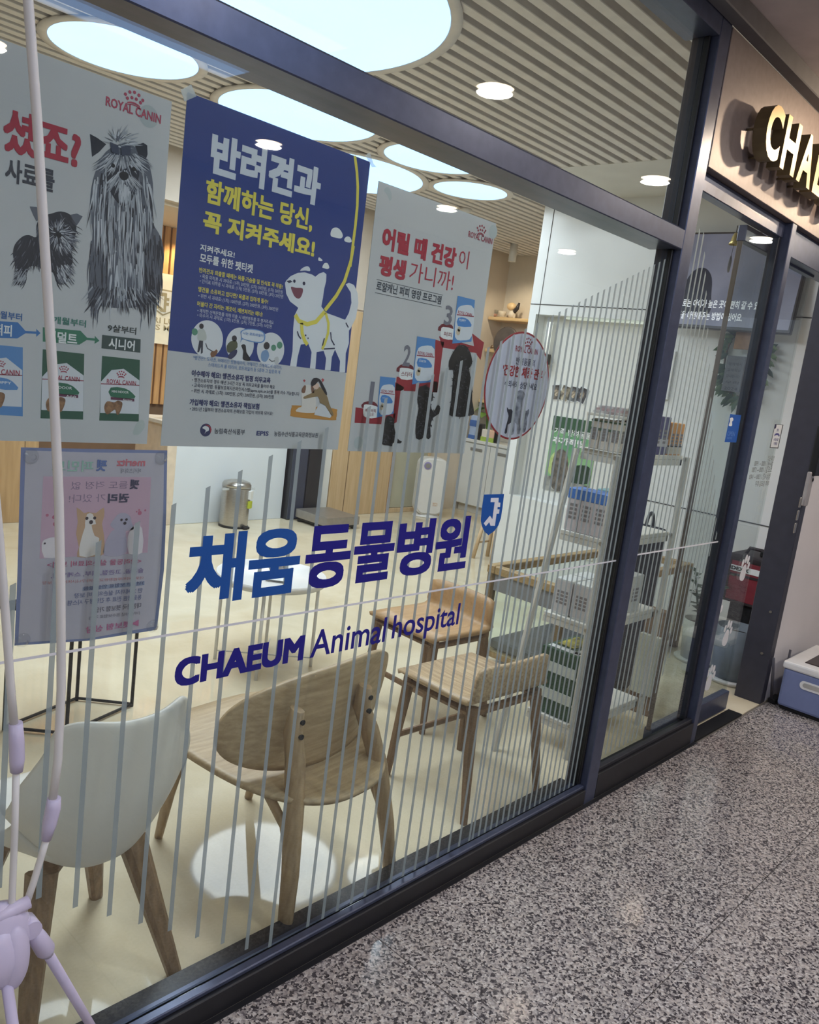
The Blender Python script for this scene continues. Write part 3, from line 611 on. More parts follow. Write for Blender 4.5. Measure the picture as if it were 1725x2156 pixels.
P.polys('printed_hearts', [[(1118, 1052), (1128, 1045), (1138, 1055), (1128, 1068)], [(1262, 1045), (1272, 1036), (1286, 1048), (1272, 1070)]], ink(180, 74, 82), 4)

# --- puppy programme poster
p = thing('puppy_step_poster', 'pale grey puppy food poster with three red steps and black poodles', 'poster', (0, 0, 0))
sheet(p, 1.461, 1.941, 1.481, 2.153, YP)
P = Print(p, YP, 3.594, 720, 370)
P.dots('adhesive_dot', [(1145, 425, 32), (125, 2020, 34)], ink(176, 184, 186), 1); P.poly('adhesive_dot', [(318, 110), (345, 85), (368, 110), (378, 165), (362, 192), (345, 150)], ink(176, 184, 186), 1, 3)
P.text('어릴 때 건강', (296, 552), (874, 552), RED, .045); P.text('평생', (274, 748), (492, 645), RED, .045)
P.text('이', (878, 690), (968, 575), RED, -.012); P.text('가니까!', (505, 796), (855, 735), RED, -.012)
P.line('printed_rule', [(262, 784), (765, 904)], .0012, DGREY); P.line('printed_rule', [(250, 884), (755, 993)], .0012, DGREY)
P.text('로얄캐닌 퍼피 영양 프로그램', (258, 866), (756, 912), ink(58, 66, 78), .02)
P.text('ROYAL CANIN', (955, 462), (1140, 490), ink(150, 52, 72), .02); crown(P, 1056, 415, 72, ink(150, 52, 72))
RD = ink(150, 36, 50); RD2 = ink(108, 28, 42); GY = ink(150, 152, 160)
P.polys('printed_steps', [[(104, 1752), (405, 1800), (392, 1885), (96, 1870)], [(402, 1560), (470, 1600), (450, 1660), (440, 1850), (388, 1880)], [(415, 1520), (725, 1560), (722, 1640), (405, 1625)], [(708, 1240), (775, 1260), (765, 1300), (722, 1640), (690, 1635)], [(735, 1215), (1000, 1290), (985, 1192), (1076, 1262), (1050, 1395), (1010, 1340), (760, 1300)]], RD, 1)
P.polys('printed_step_tops', [[(150, 1755), (165, 1715), (225, 1705), (262, 1725), (266, 1760)], [(412, 1480), (440, 1432), (500, 1425), (540, 1445), (530, 1500)], [(726, 1170), (755, 1122), (810, 1122), (840, 1140), (830, 1190)]], RD2, 2, 2)
P.texts([('1', (200, 1728), (250, 1560)), ('2', (455, 1438), (530, 1285)), ('3', (768, 1128), (845, 990))], ink(112, 112, 124), .02, 3)
for q in ([(165, 1745), (180, 1730), (268, 1748), (262, 1830), (180, 1828), (160, 1800)], [(437, 1470), (450, 1452), (545, 1470), (535, 1540), (450, 1540), (432, 1510)], [(750, 1165), (765, 1145), (855, 1165), (845, 1238), (765, 1232), (745, 1205)]): P.poly('printed_tag', q, WHI, 3, 2)
P.texts([('베이비독', (175, 1788), (260, 1765)), ('밀크', (200, 1818), (240, 1795)), ('스타터', (445, 1516), (530, 1488)), ('퍼피', (768, 1212), (832, 1188))], ink(130, 44, 56), .01, 4)
for q, nm in (([(290, 1518), (405, 1530), (390, 1800), (262, 1830)], 'BABYDOG MILK'), ([(570, 1215), (708, 1238), (682, 1560), (530, 1578)], 'STARTER'), ([(876, 908), (1006, 940), (980, 1255), (834, 1270)], 'PUPPY')):
    x0, x1, t, bt = q[3][0], q[1][0], q[0][1], q[3][1]; w = x1-x0; h = bt-t
    P.poly('printed_bag', q, ink(78, 134, 194), 4); P.poly('printed_bag_front', smooth_poly([(x0+.2*w, t+.32*h), (x0+.5*w, t+.2*h), (x0+.95*w, t+.27*h), (x0+.86*w, t+.84*h), (x0+.5*w, t+.93*h), (x0+.12*w, t+.86*h)], 3), ink(206, 212, 220), 5)
    P.poly('printed_bag_rule', [(x0+.2*w, t+.385*h), (x0+.95*w, t+.425*h), (x0+.945*w, t+.445*h), (x0+.195*w, t+.405*h)], ink(150, 40, 60), 6)
    P.text('ROYAL CANIN', (x0+.24*w, t+.375*h), (x0+.88*w, t+.345*h), ink(160, 44, 66), .02, 6); crown(P, x0+.56*w, t+.285*h, .24*w, ink(160, 44, 66))
    P.poly('printed_bag_patch', smooth_poly([(x0+.26*w, t+.46*h), (x0+.6*w, t+.47*h), (x0+.78*w, t+.55*h), (x0+.82*w, t+.65*h), (x0+.24*w, t+.63*h)], 2), ink(66, 128, 196), 6)
    P.text(nm, (x0+.29*w, t+.53*h), (x0+.60*w, t+.505*h), WHI, .01, 7)
    P.dots('printed_pup', [(x0+.26*w, t+.76*h, .09*w), (x0+.3*w, t+.70*h, .07*w)], ink(196, 180, 156), 6)
PD1, PD2, PD3 = ink(24, 24, 28), ink(46, 46, 52), ink(74, 76, 84)
POO = [[(330, 1830), (360, 1815), (392, 1840), (395, 1900), (410, 1960), (430, 2000), (452, 2008), (440, 2025), (385, 2020), (380, 2045), (345, 2040), (300, 2030), (305, 1970), (318, 1900)],
    [(575, 1620), (600, 1592), (640, 1592), (680, 1625), (690, 1680), (670, 1720), (690, 1790), (718, 1740), (740, 1745), (735, 1800), (690, 1830), (668, 1900), (670, 1980), (640, 1985), (628, 1900), (612, 1985), (560, 1985), (560, 1870), (580, 1760), (568, 1690)],
    [(850, 1320), (880, 1285), (920, 1280), (950, 1300), (975, 1350), (985, 1420), (960, 1460), (985, 1580), (985, 1700), (1000, 1800), (960, 1815), (900, 1825), (860, 1820), (812, 1810), (825, 1720), (838, 1560), (845, 1470), (812, 1470), (810, 1400)]]
P.polys('printed_poodle', POO, PD1, 5, 2)
for k, q in enumerate(POO): strands(P, 'printed_curls', q, lambda p: (math.sin(p[0]*.5+p[1]*.3), math.cos(p[1]*.4)), (90, 180, 260)[k], 22, 4.2, (PD1, PD2, PD3), 6, wave=2, seed=20+k)
P.dots('printed_poodle_nose', [(912, 1395, 12), (628, 1665, 9), (350, 1862, 6)], ink(10, 10, 12), 8); P.polys('printed_poodle_ear', [[(845, 1340), (862, 1330), (858, 1440), (835, 1470), (815, 1450), (818, 1400)], [(945, 1330), (972, 1360), (980, 1420), (962, 1455), (944, 1430)]], PD1, 7, 2)
# --- round sticker and its print
p = thing('oval_sticker', 'round white weight care sticker with red rim, dog and cat', 'sticker', (0, 0, 0))
cx, cz, rr = 2.165, 1.700, .171
b = BM(); plate(b, ellipse(cx, cz, rr, rr, 56), YP, .001); obj('rim', b, ink(158, 40, 52), p)
b = BM(); plate(b, ellipse(cx, cz, rr*.965, rr*.965, 56), YP-.0002); obj('sticker_face', b, ink(206, 206, 222), p)
P = Print(p, YP, 4.3115, 980, 500)
P.text('ROYAL CANIN', (452, 1032), (660, 1020), ink(148, 46, 60), .02); crown(P, 571, 955, 74, ink(148, 46, 60))
P.text('반려동물의', (455, 1150), (635, 1112), ink(72, 66, 88), .01); P.text("'건강한 체중 관리'", (332, 1250), (728, 1215), ink(168, 48, 56), .03); P.text('수의사와 상담하세요', (352, 1355), (652, 1330), ink(56, 58, 78), .015)
P.poly('printed_dog', [(462, 1420), (480, 1392), (515, 1388), (540, 1420), (535, 1450), (520, 1480), (512, 1560), (500, 1640), (498, 1700), (505, 1775), (470, 1780), (465, 1700), (450, 1690), (440, 1780), (412, 1785), (425, 1700), (430, 1600), (445, 1530), (470, 1480)], mat('print_dog', (172, 174, 188), .6, col2=(46, 48, 64), scale=46), 2, 3)
P.poly('printed_back', [(378, 1540), (392, 1560), (418, 1560), (435, 1600), (415, 1680), (385, 1700), (378, 1770), (355, 1775), (372, 1700), (392, 1620), (380, 1580)], ink(52, 52, 68), 3, 2)
P.poly('printed_cat', [(535, 1562), (548, 1572), (565, 1568), (576, 1556), (575, 1600), (560, 1640), (556, 1700), (540, 1765), (512, 1765), (522, 1690), (530, 1620)], mat('print_cat', (150, 152, 164), .6, col2=(64, 64, 78), scale=90), 3, 2)

# --- insurance sheet taped facing into the room
p = thing('insurance_notice', 'pink insurance notice seen from behind, grey border, held by suction cups', 'poster', (0, 0, 0))
P = Print(p, YP+.002, 4.3125, 0, 920)
P.poly('border', [(190, 95), (800, 108), (1520, 122), (1510, 700), (1490, 1200), (1425, 1752), (800, 1850), (130, 1895), (155, 1330)], ink(124, 132, 170), 0)
P.poly('sheet', [(232, 122), (800, 140), (1490, 148), (1482, 700), (1455, 1200), (1400, 1722), (800, 1830), (165, 1868), (195, 1300)], mat('thin_paper', (234, 226, 232), .6, var=.02, lucent=.45), 1)
P.poly('printed_picture', [(392, 358), (1372, 364), (1340, 1050), (358, 1105)], mat('thin_pink', (224, 190, 208), .6, var=.02, lucent=.3), 2)
T = lambda rows, m, bold=0: P.texts(rows, m, bold, 4, mirror=True)
T([('meritz', (1055, 265), (1320, 200))], ink(196, 108, 120), .03); T([('메리츠화재', (1095, 330), (1280, 285))], ink(150, 146, 156)); T([('펫', (872, 310), (972, 205))], ink(96, 116, 170), .03); T([('퍼민트', (470, 315), (850, 215))], ink(150, 184, 172), .02)
T([('펫', (1175, 475), (1265, 385)), ('권리', (975, 600), (1175, 510))], ink(74, 70, 92), .04); T([('들도 걱정 없', (640, 478), (1160, 400)), ('가 있다!', (622, 598), (960, 515))], ink(150, 128, 152))
P.poly('printed_corgi', [(695, 640), (760, 690), (800, 680), (870, 690), (940, 640), (945, 720), (925, 790), (945, 900), (940, 1060), (860, 1085), (700, 1090), (715, 1000), (690, 880), (705, 770)], ink(196, 160, 130), 3, 2)
P.polys('printed_corgi_white', [[(790, 700), (840, 700), (870, 790), (830, 800), (860, 900), (900, 920), (860, 1070), (720, 1080), (735, 930), (770, 820), (770, 780)]], ink(226, 218, 214), 4, 2)
P.dots('printed_faces', [(787, 738, 14), (858, 735, 14), (825, 772, 18), (1102, 752, 11), (1147, 748, 11), (1132, 782, 14), (405, 965, 9)], ink(70, 60, 66), 6)
P.polys('printed_poodle', [[(1000, 800), (1030, 750), (1075, 700), (1130, 690), (1180, 720), (1195, 780), (1215, 830), (1180, 850), (1140, 860), (1150, 960), (1130, 1065), (950, 1075), (955, 960), (1010, 860), (1040, 840)]], ink(176, 168, 186), 3, 3)
P.polys('printed_white_pup', [[(1160, 900), (1220, 800), (1290, 830), (1290, 1050), (1170, 1060)], [(378, 970), (420, 925), (500, 910), (530, 960), (540, 1080), (400, 1095)]], ink(224, 214, 218), 3, 2)
P.dots('printed_paws', [(1268, 690, 18), (1240, 678, 7), (1262, 662, 8), (1318, 666, 9), (500, 790, 20), (490, 728, 18), (428, 710, 14)], ink(190, 110, 134), 3)
def warped(body, uL, vL, uR, vR, h, m, bold=0):
    a = P.pt(uL, vL); c = P.pt(uR, vR); e = P.pt(uL, vL-h); b = BM()
    text_bm(b, body, a[0], a[1], c[0], e[1], P.y-5*P.st, bold, True, slope=(c[1]-a[1])/(c[0]-a[0])); obj('lettering', b, m, p)
V1, V2, V3 = ink(186, 104, 132), ink(140, 122, 166), ink(116, 122, 158)
warped('<반려동물 실손의료비 보험>', 425, 1188, 1280, 1150, 55, V1, .01); warped('슬개골, 고관절, 피부, 스케일링,', 460, 1285, 1300, 1232, 48, V2, .01); warped('아포크리피부염한란교), 사타구니(사타구니) 보장', 380, 1345, 1300, 1295, 34, ink(200, 130, 132))
P.poly('printed_band', [(750, 1365), (1312, 1308), (1310, 1345), (748, 1398)], ink(150, 158, 180), 3); warped('3년 5년 보험료 인상 없음', 756, 1392, 1305, 1340, 36, ink(92, 92, 124), .01)
warped('만 20세까지 실손의료비 보장', 670, 1465, 1288, 1412, 46, V3, .01); warped('동물병원 진료 후 간편청구 시스템', 612, 1532, 1282, 1474, 48, V3, .01); warped('대한민국 펫보험 가입', 860, 1597, 1278, 1550, 50, ink(112, 110, 124), .01); warped('(10년 23년 원수보험료 기준)', 805, 1662, 1268, 1612, 36, ink(112, 110, 124)); warped('▶펫보험 상담', 775, 1785, 1255, 1715, 62, ink(186, 108, 146), .02)
GLS = glass('suction_glass', (.97, .975, .98), .06)
for u, v in ((280, 175), (1462, 190), (205, 1845), (1385, 1715)):
    c = P.pt(u, v); b = BM(); lathe(b, [(.015, 0), (.013, .002), (.006, .006), (.005, .010), (.0055, .013), (.002, .014)], seg=20); b2 = bmesh.new()
    for q in b.verts: q.co = Vector((c[0]+q.co.x, YP+.001-q.co.z, c[1]+q.co.y))
    b2.free(); obj('suction_cup', b, GLS, p)
# --- strips of clear tape that hold the blue poster
TP = Print(None, YP-.001, 1, 0, 0)
for nm, q in (('clear tape scrap on the top corner of the blue poster beside terriers', [(380, 190), (402, 178), (413, 203), (388, 214)]), ('clear tape scrap on the top corner of the blue poster beside steps', [(769, 327), (778, 321), (786, 345), (792, 352), (783, 352)])):
    b = BM(); plate(b, [TP.pt(*c) for c in q], YP-.0025, .0008); tag(obj('tape_strip', b, TAPE), nm, 'tape')

# ---------------------------------------------------------------- vinyl lettering on the outside of the glass
YL = YS-.0012
B1 = mat('vinyl_blue', (28, 84, 160), .35, var=.02); B2 = mat('vinyl_navy', (30, 26, 128), .35, var=.02)
t = thing('shop_lettering', 'large blue hangul shop name lettering on the shop window', 'lettering', (0, 0, 0))
def glyph_row(root, chars, x0, x1, z0, z1, m, bold, gap=.012, y=YL, widths=None):
    n = len(chars); w = (x1-x0)/n
    for i, c in enumerate(chars):
        b = BM(); text_bm(b, c, x0+i*w+gap/2, z0, x0+(i+1)*w-gap/2, z1, y, bold, res=4); obj('glyph', b, m, root)
glyph_row(t, '채움', .992, 1.330, 1.121, 1.290, B1, .03); glyph_row(t, '동물병원', 1.336, 2.008, 1.121, 1.290, B2, .03)
t = thing('english_lettering', 'navy English shop name lettering below the white safety line', 'lettering', (0, 0, 0))
b = BM(); text_bm(b, 'CHAEUM', .990, .930, 1.370, 1.000, YL, .045, res=4); obj('word', b, B2, t)
b = BM(); text_bm(b, 'Animal', 1.393, .930, 1.675, 1.006, YL, .012, res=4); obj('word', b, B2, t)
b = BM(); text_bm(b, 'hospital', 1.703, .912, 2.008, 1.006, YL, .012, res=4); obj('word', b, B2, t)
t = thing('shield_emblem', 'blue shield emblem with white key shaped letter after the shop name', 'emblem', (0, 0, 0))
P = Print(t, YL, 5.75, 820, 880)
P.poly('shield', [(1148, 928), (1390, 920), (1372, 1080), (1352, 1210), (1322, 1300), (1270, 1370), (1200, 1420), (1150, 1370), (1120, 1310), (1108, 1240), (1120, 1100)], B1, 0)
P.poly('emblem_mark', [(1230, 968), (1325, 966), (1320, 1022), (1345, 1026), (1340, 1078), (1312, 1076), (1308, 1106), (1335, 1106), (1328, 1158), (1298, 1160), (1278, 1305), (1225, 1305), (1210, 1262), (1168, 1310), (1143, 1275), (1218, 1182), (1248, 1225), (1275, 1020), (1225, 1020)], WHITE_FILM, 1)

# ---------------------------------------------------------------- signs and stickers of the shop front
GOLD = mat('gold_face', (218, 186, 128), .38, .35, .03, 20); GOLDS = mat('gold_side', (120, 104, 76), .4, .4)
t = thing('letter_sign', 'raised gold metal capital letters on the bronze fascia', 'sign', (0, 0, 0))
xl = 3.345
for ch, w in (('C', .155), ('H', .165), ('A', .175), ('E', .135), ('U', .165), ('M', .2)):
    b = BM(); text_bm(b, ch, xl, 2.708, xl+w, 2.912, -.090, .035, res=5, thick=.055); g = obj('letter', b, GOLDS, t)
    b = BM(); text_bm(b, ch, xl, 2.708, xl+w, 2.912, -.0905, .035, res=5); obj('letter_face', b, GOLD, g)
    b = BM(); fx_ = {'C': ((.10, 2.81), (.55, 2.722)), 'A': ((.10, 2.72), (.88, 2.72)), 'M': ((.08, 2.74), (.92, 2.74))}.get(ch, ((.10, 2.74), (.10, 2.88)))
    for px_, pz_ in fx_: tube(b, [(xl+w*px_, -.036, pz_), (xl+w*px_, -.001, pz_)], .005, 8)
    obj('stand_off', b, GOLDS, g); xl += w+.035
# sign lamps under the corridor ceiling
for i, x in enumerate((4.42, 5.6)):
    t = thing('sign_spotlight', ('black sign spotlight under the corridor ceiling, aimed at the first gold letters', 'black sign spotlight under the corridor ceiling before the last gold letters')[i], 'lamp', (x, -.62, 3.16))
    b = BM(); tube(b, [(0, 0, 0), (0, 0, -.06)], .014, 10); lathe(b, [(.04, 0), (.04, -.012), (.0, -.012)], seg=18); obj('stem', b, BLK, t)
    b = BM(); tube(b, [(0, -.04, -.055), (0, .06, -.10)], [.036, .042], 18); obj('head', b, BLK, t)
    l = bpy.data.lights.new('sign_lamp', 'SPOT'); l.cycles.use_multiple_importance_sampling = False; l.energy = 24; l.color = (1.0, .78, .54); l.spot_size = 2.1; l.spot_blend = 1.0; l.shadow_soft_size = .02
    o = bpy.data.objects.new('sign_lamp', l); C.objects.link(o); o.location = Vector((x, -.535, 3.05))*S
    o.rotation_euler = Vector((-.42, .56, -.26)).to_track_quat('-Z', 'Y').to_euler()
# paw prints on the door and side pane
YDF = YD-.0048
def paw(u, v, s, lab, yy=YDF, rot=-.25):
    c = at(u, v, yy); t = thing('paw_sticker', lab, 'sticker', (c.x, yy, c.z), 0, 'white paw prints walking up the glass door')
    R = lambda q: [(a*math.cos(rot)-b_*math.sin(rot), a*math.sin(rot)+b_*math.cos(rot)) for a, b_ in q]
    b = BM(); plate(b, R(smooth_poly([(-.030*s, -.012*s), (-.018*s, .022*s), (.0, .034*s), (.018*s, .022*s), (.030*s, -.012*s), (.018*s, -.034*s), (-.018*s, -.034*s)], 4)), 0, .0004); obj('pad', b, WHITE_FILM, t)
    for a, z, r in ((-.036, .034, .011), (-.013, .056, .012), (.014, .056, .012), (.036, .034, .011)):
        b = BM(); plate(b, R([(p_[0], p_[1]) for p_ in ellipse(a*s, z*s, r*s, r*1.5*s, 14)]), 0, .0004); obj('toe', b, WHITE_FILM, t)
for q in ((1566, 1205, 1.35, 'white paw print sticker on the door over the red bag'), (1508, 1297, 1.35, 'white paw print sticker half hidden by the dark side post'),
          (1529, 1342, 1.35, 'white paw print sticker on the door over the tall grey pot'), (1493, 1436, 1.35, 'white paw print sticker lowest on the glass door')): paw(*q)
t = thing('opening_hours', 'grey opening hours lettering on the glass door, read from inside', 'lettering', (0, 0, 0))
P = Print(t, YDF, 5.39, 1520, 850); HG = mat('hours_grey', (120, 120, 118), .6)
P.texts([('진료시간', (520, 640), (605, 590)), ('월~금 / 1000 ~ 1900', (365, 712), (585, 668)), ('토요일 / 1000 ~ 1700', (338, 785), (572, 740)), ('점심시간 / 1300 ~ 1400', (305, 865), (555, 812)), ('매주 일요일 휴무', (375, 942), (538, 888))], HG, .01, 0, mirror=True)
t = thing('payment_sticker', 'small white sticker with arched purple print above the opening hours', 'sticker', (0, 0, 0))
P = Print(t, YDF, 5.39, 1520, 850)
P.poly('sticker_border', [(605, 232), (700, 240), (642, 508), (545, 500)], ink(46, 44, 50), 0); P.poly('sticker_face', [(608, 238), (690, 243), (636, 498), (553, 494)], WHI, 1)
P.dots('printed_dot', [(610, 258, 10)], ink(60, 60, 90), 2); P.line('printed_arch', [(598, 362), (615, 345), (640, 345), (655, 368)], .011, ink(84, 84, 140), 2)
P.texts([('편리', (622, 318), (650, 284)), ('수의사회', (585, 425), (645, 392)), ('가맹점', (583, 468), (632, 438))], ink(70, 70, 130), .02, 2)
t = thing('blue_hospital_sticker', 'blue rectangular sticker with small white figure beside the dark side post', 'sticker', (0, 0, 0))
P = Print(t, YG-.006, 5.39, 1520, 850)
P.poly('sticker_face', [(98, 118), (222, 130), (165, 440), (33, 436)], ink(34, 88, 168), 0); P.poly('printed_figure', [(95, 165), (125, 158), (132, 185), (118, 205), (116, 250), (80, 248), (95, 200)], WHI, 1, 3)
P.texts([('OPEN', (60, 365), (155, 318)), ('동물병원', (55, 400), (120, 378))], ink(90, 130, 196), .02, 1)
# bell inside the door
c = at(1548, 505, .20)
t = thing('door_bell', 'small brass bell with hanging tag inside the doorway top', 'bell', (c.x, .20, c.z))
t.scale = (.72, .72, .72)
BRASS = mat('brass', (206, 186, 120), .3, .7)
b = BM(); lathe(b, [(.004, .045), (.010, .042), (.020, .02), (.026, -.01), (.036, -.03), (.034, -.032), (.024, -.012), (.0, .03)], seg=20); obj('bell', b, BRASS, t)
b = BM(); tube(b, [(0, 0, .045), (.002, 0, .09)], .003, 6); tube(b, [(0, 0, .02), (-.01, 0, -.10)], .0015, 6); obj('cord', b, BLK, t)
b = BM(); plate(b, smooth_poly([(-.01, -.10), (.012, -.13), (.008, -.19), (-.012, -.21), (-.030, -.18), (-.026, -.13)], 3), 0, .004); obj('tag_plate', b, mat('tag_grey', (120, 116, 120), .5), t)

# ---------------------------------------------------------------- corridor things
# folding banner stand: hub, two flexible upper rods, legs
LIL = mat('lilac_plastic', (206, 196, 218), .32, var=.03); ROD = mat('fibreglass_rod', (222, 218, 212), .4, var=.03)
t = thing('banner_stand', 'lilac plastic banner stand with white rods before the shop window', 'stand', (0, 0, 0))
q = lambda u, v, y=-.40: at(u, v, y)
hub = q(22, 1972)
b = BM(); pts = [q(*p_) for p_ in ((48, 1925), (70, 1860), (88, 1800), (98, 1765))]; tube(b, pts, .0052, 12); obj('lower_rod', b, ROD, t)
b = BM(); pts = [q(*p_) for p_ in ((110, 1690), (122, 1600), (129, 1450), (128, 1250), (124, 1050), (112, 800), (96, 550), (78, 250), (56, -40), (35, -260))]; tube(b, pts, [.0062, .0062, .0064, .0064, .0064, .0064, .0062, .006, .006, .006], 12); obj('upper_rod', b, ROD, t)
b = BM(); tube(b, [q(114, 1680), q(112, 1700), q(104, 1735), q(97, 1768)], [.0098, .0112, .0105, .0072], 14); obj('sleeve', b, LIL, t)
b = BM(); pts = [q(*p_) for p_ in ((30, 1530), (22, 1440), (12, 1300), (0, 1150), (-14, 1000), (-40, 760), (-80, 420))]; tube(b, pts, .0058, 12); obj('upper_rod', b, ROD, t)
b = BM(); tube(b, [q(33, 1522), q(35, 1560), q(36, 1600), q(35, 1624)], [.0092, .0104, .0104, .0086], 14); obj('sleeve', b, LIL, t)
b = BM(); tube(b, [q(34, 1622), q(31, 1750), q(25, 1900), q(20, 1945)], .0050, 12); obj('lower_rod', b, ROD, t)
b = BM(); ball(b, hub+Vector((-.016, .004, .0)), .050, .95, .62, 1.2, 28); ball(b, hub+Vector((-.022, -.012, -.018)), .040, .95, .7, 1.25, 24); obj('hub', b, LIL, t)
b = BM(); ball(b, hub+Vector((-.002, -.020, -.022)), .036, .62, .52, 1.45, 24); tube(b, [q(48, 1927)+Vector((0, -.004, 0)), q(42, 1946)], [.009, .012], 14); obj('hub_cover', b, LIL, t)
b = BM(); tube(b, [hub+Vector((-.05, -.006, .040)), hub+Vector((.022, -.006, .052))], .010, 10); obj('hub_lip', b, LIL, t)
k0 = q(66, 1955); b = BM(); tube(b, [k0+Vector((-.004, -.014, .006)), k0+Vector((-.004, .014, .006))], .0145, 16); obj('pivot', b, LIL, t)
k1 = q(95, 1998); foot = atz(250, 2262, .0)
b = BM(); tube(b, [k0, k0.lerp(k1, .5), k1, k1.lerp(foot, .02)], [.010, .0135, .0145, .010], 14); obj('leg_socket', b, LIL, t)
b = BM(); tube(b, [k1, foot+Vector((0, 0, .006))], .0082, 12); obj('leg', b, LIL, t)
f2 = Vector((hub.x-.42, hub.y-.02, .006)); b = BM(); tube(b, [hub+Vector((-.03, 0, -.03)), f2], .0082, 12); obj('leg', b, LIL, t)
f3 = Vector((hub.x-.02, hub.y-.46, .006)); b = BM(); tube(b, [hub+Vector((-.012, -.02, -.05)), f3], .0082, 12); obj('leg', b, LIL, t)
b = BM(); tube(b, [hub+Vector((-.03, -.01, -.04)), hub+Vector((-.055, -.02, -.085))], [.014, .012], 12); obj('leg_socket', b, LIL, t)
# blue storage box with white lid at the end of the shop front
t = thing('storage_box', 'blue plastic box with white lid and pill shaped handle on granite floor', 'box', (0, 0, 0))
bx0, bx1, by0, by1, bz = 5.07, 5.66, -.46, -.08, .30
BLU = mat('box_blue', (118, 128, 166), .4, var=.03)
b = BM(); box(b, bx0, bx1, by0, by1, .022, .262, .03, seg=4); obj('tub', b, BLU, t)
b = BM(); box(b, bx0-.008, bx1+.008, by0-.008, by1+.008, .255, bz, .02, seg=4); obj('lid', b, WPL, t)
b = BM(); box(b, bx0+.08, bx1-.1, by0+.09, by1-.085, bz-.002, bz+.006, .004); obj('lid_panel', b, mat('lid_panel_brown', (58, 48, 46), .3), t)
b = BM(); plate(b, rrect((by0+by1)/2-.085, (by0+by1)/2+.085, .165, .215, .024), bx0-.004, .006, 'yz'); h = obj('handle', b, WPL, t)
b = BM(); plate(b, rrect((by0+by1)/2-.068, (by0+by1)/2+.068, .178, .205, .013), bx0-.0052, .001, 'yz'); obj('handle_recess', b, mat('recess_grey', (176, 172, 166), .6), h)
b = BM(); box(b, bx0+.012, bx1-.01, by0+.012, by1-.012, .0, .03, .008); obj('base', b, BLK, t)
# wifi router style stand with two aerials behind the box
t = thing('router', 'small dark router with two upright aerials between jamb and blue box', 'router', (0, 0, 0))
b = BM(); box(b, 5.115, 5.24, -.062, -.012, 0, .03, .006); obj('case', b, BLK, t)
for u, v0, v1 in ((1625, 1478, 1385), (1660, 1408, 1368)):
    p0, p1 = at(u-2, v0, -.035), at(u+5, v1, -.035); p0.z = .03
    b = BM(); tube(b, [p0, p0.lerp(p1, .5), p1], [.008, .010, .007], 10, flat=.5); obj('aerial', b, mat('aerial_grey', (78, 76, 84), .4), t)
# things on the white corridor wall
c = at(1700, 1030, -.02)
t = thing('door_phone', 'slim grey doorbell unit on the white wall edge', 'doorbell', (c.x+.03, -.012, c.z))
b = BM(); box(b, -.03, .03, -.014, .011, -.10, .10, .012, seg=3); obj('case', b, mat('phone_grey', (176, 170, 168), .35, .3), t)
b = BM(); tube(b, [(.012, -.0145, .055), (.012, -.018, .055)], .010, 14); obj('button', b, BLK, t)
c = at(1680, 1085, -.006)
t = thing('lock_plate', 'steel lock plates below the doorbell on the dark jamb edge', 'lock', (c.x, -.006, c.z))
for dz in (.075, .0, -.075):
    b = BM(); box(b, -.014, .014, -.004, .003, dz-.03, dz+.03, .003); obj('plate', b, STEEL, t)
c = at(1722, 955, -.03)
t = thing('wall_reader', 'black box mounted on the white wall above the doorbell', 'panel', (c.x+.05, -.02, c.z))
b = BM(); box(b, -.055, .055, -.02, .019, -.13, .16, .008, seg=2); obj('case', b, BLK, t)
b = BM(); box(b, -.045, .045, -.0215, -.02, -.02, .13, .001); obj('screen', b, mat('screen_black', (12, 12, 14), .1), t)
# downlights of the corridor
for i, (x, y) in enumerate(SPOTS):
    t = thing('downlight', 'round corridor ceiling downlight, %s in the row %s the shop front' % (('second', 'third', 'fourth', 'first')[i % 4], 'nearer' if i < 4 else 'farther from'), 'lamp', (x, y, 3.16), 0, 'corridor downlights')
    b = BM(); lathe(b, [(.112, -.001), (.112, -.012), (.092, -.014), (.09, -.004)], seg=28); obj('ring', b, WPL, t)
    b = BM(); lathe(b, [(.09, -.006), (.0, -.006)], seg=28); obj('lens', b, mat('lamp_lens', (255, 244, 230), .4, emit=12), t)

# ---------------------------------------------------------------- ceiling lights of the room
LENS = mat('diffuser', (205, 226, 246), .5, var=.01, emit=.62, scale=2)
for x, y, r, lab in DISCS:
    t = thing('ceiling_light', lab, 'lamp', (x, y, CEIL), 0, 'round ceiling lights of the clinic')
    b = BM(); lathe(b, [(r+.055, -.002), (r+.055, -.012), (r+.004, -.014), (r, -.010), (r, -.002)], seg=72); obj('rim', b, SL, t)
    b = BM(); lathe(b, [(r*.999, -.011), (0, -.011)], seg=72); obj('diffuser', b, LENS, t)
# ---------------------------------------------------------------- chairs
OAKG = wood('grey_oak', (198, 174, 138), (166, 142, 108), 'x', scale=8); OAKL = wood('grey_oak_leg', (186, 160, 124), (156, 130, 98), 'z', scale=8)
t = thing('lounge_chair', 'pale oak lounge chair with wide curved backrest screwed to its legs', 'chair', (1.697, .475, 0), math.radians(5.3))
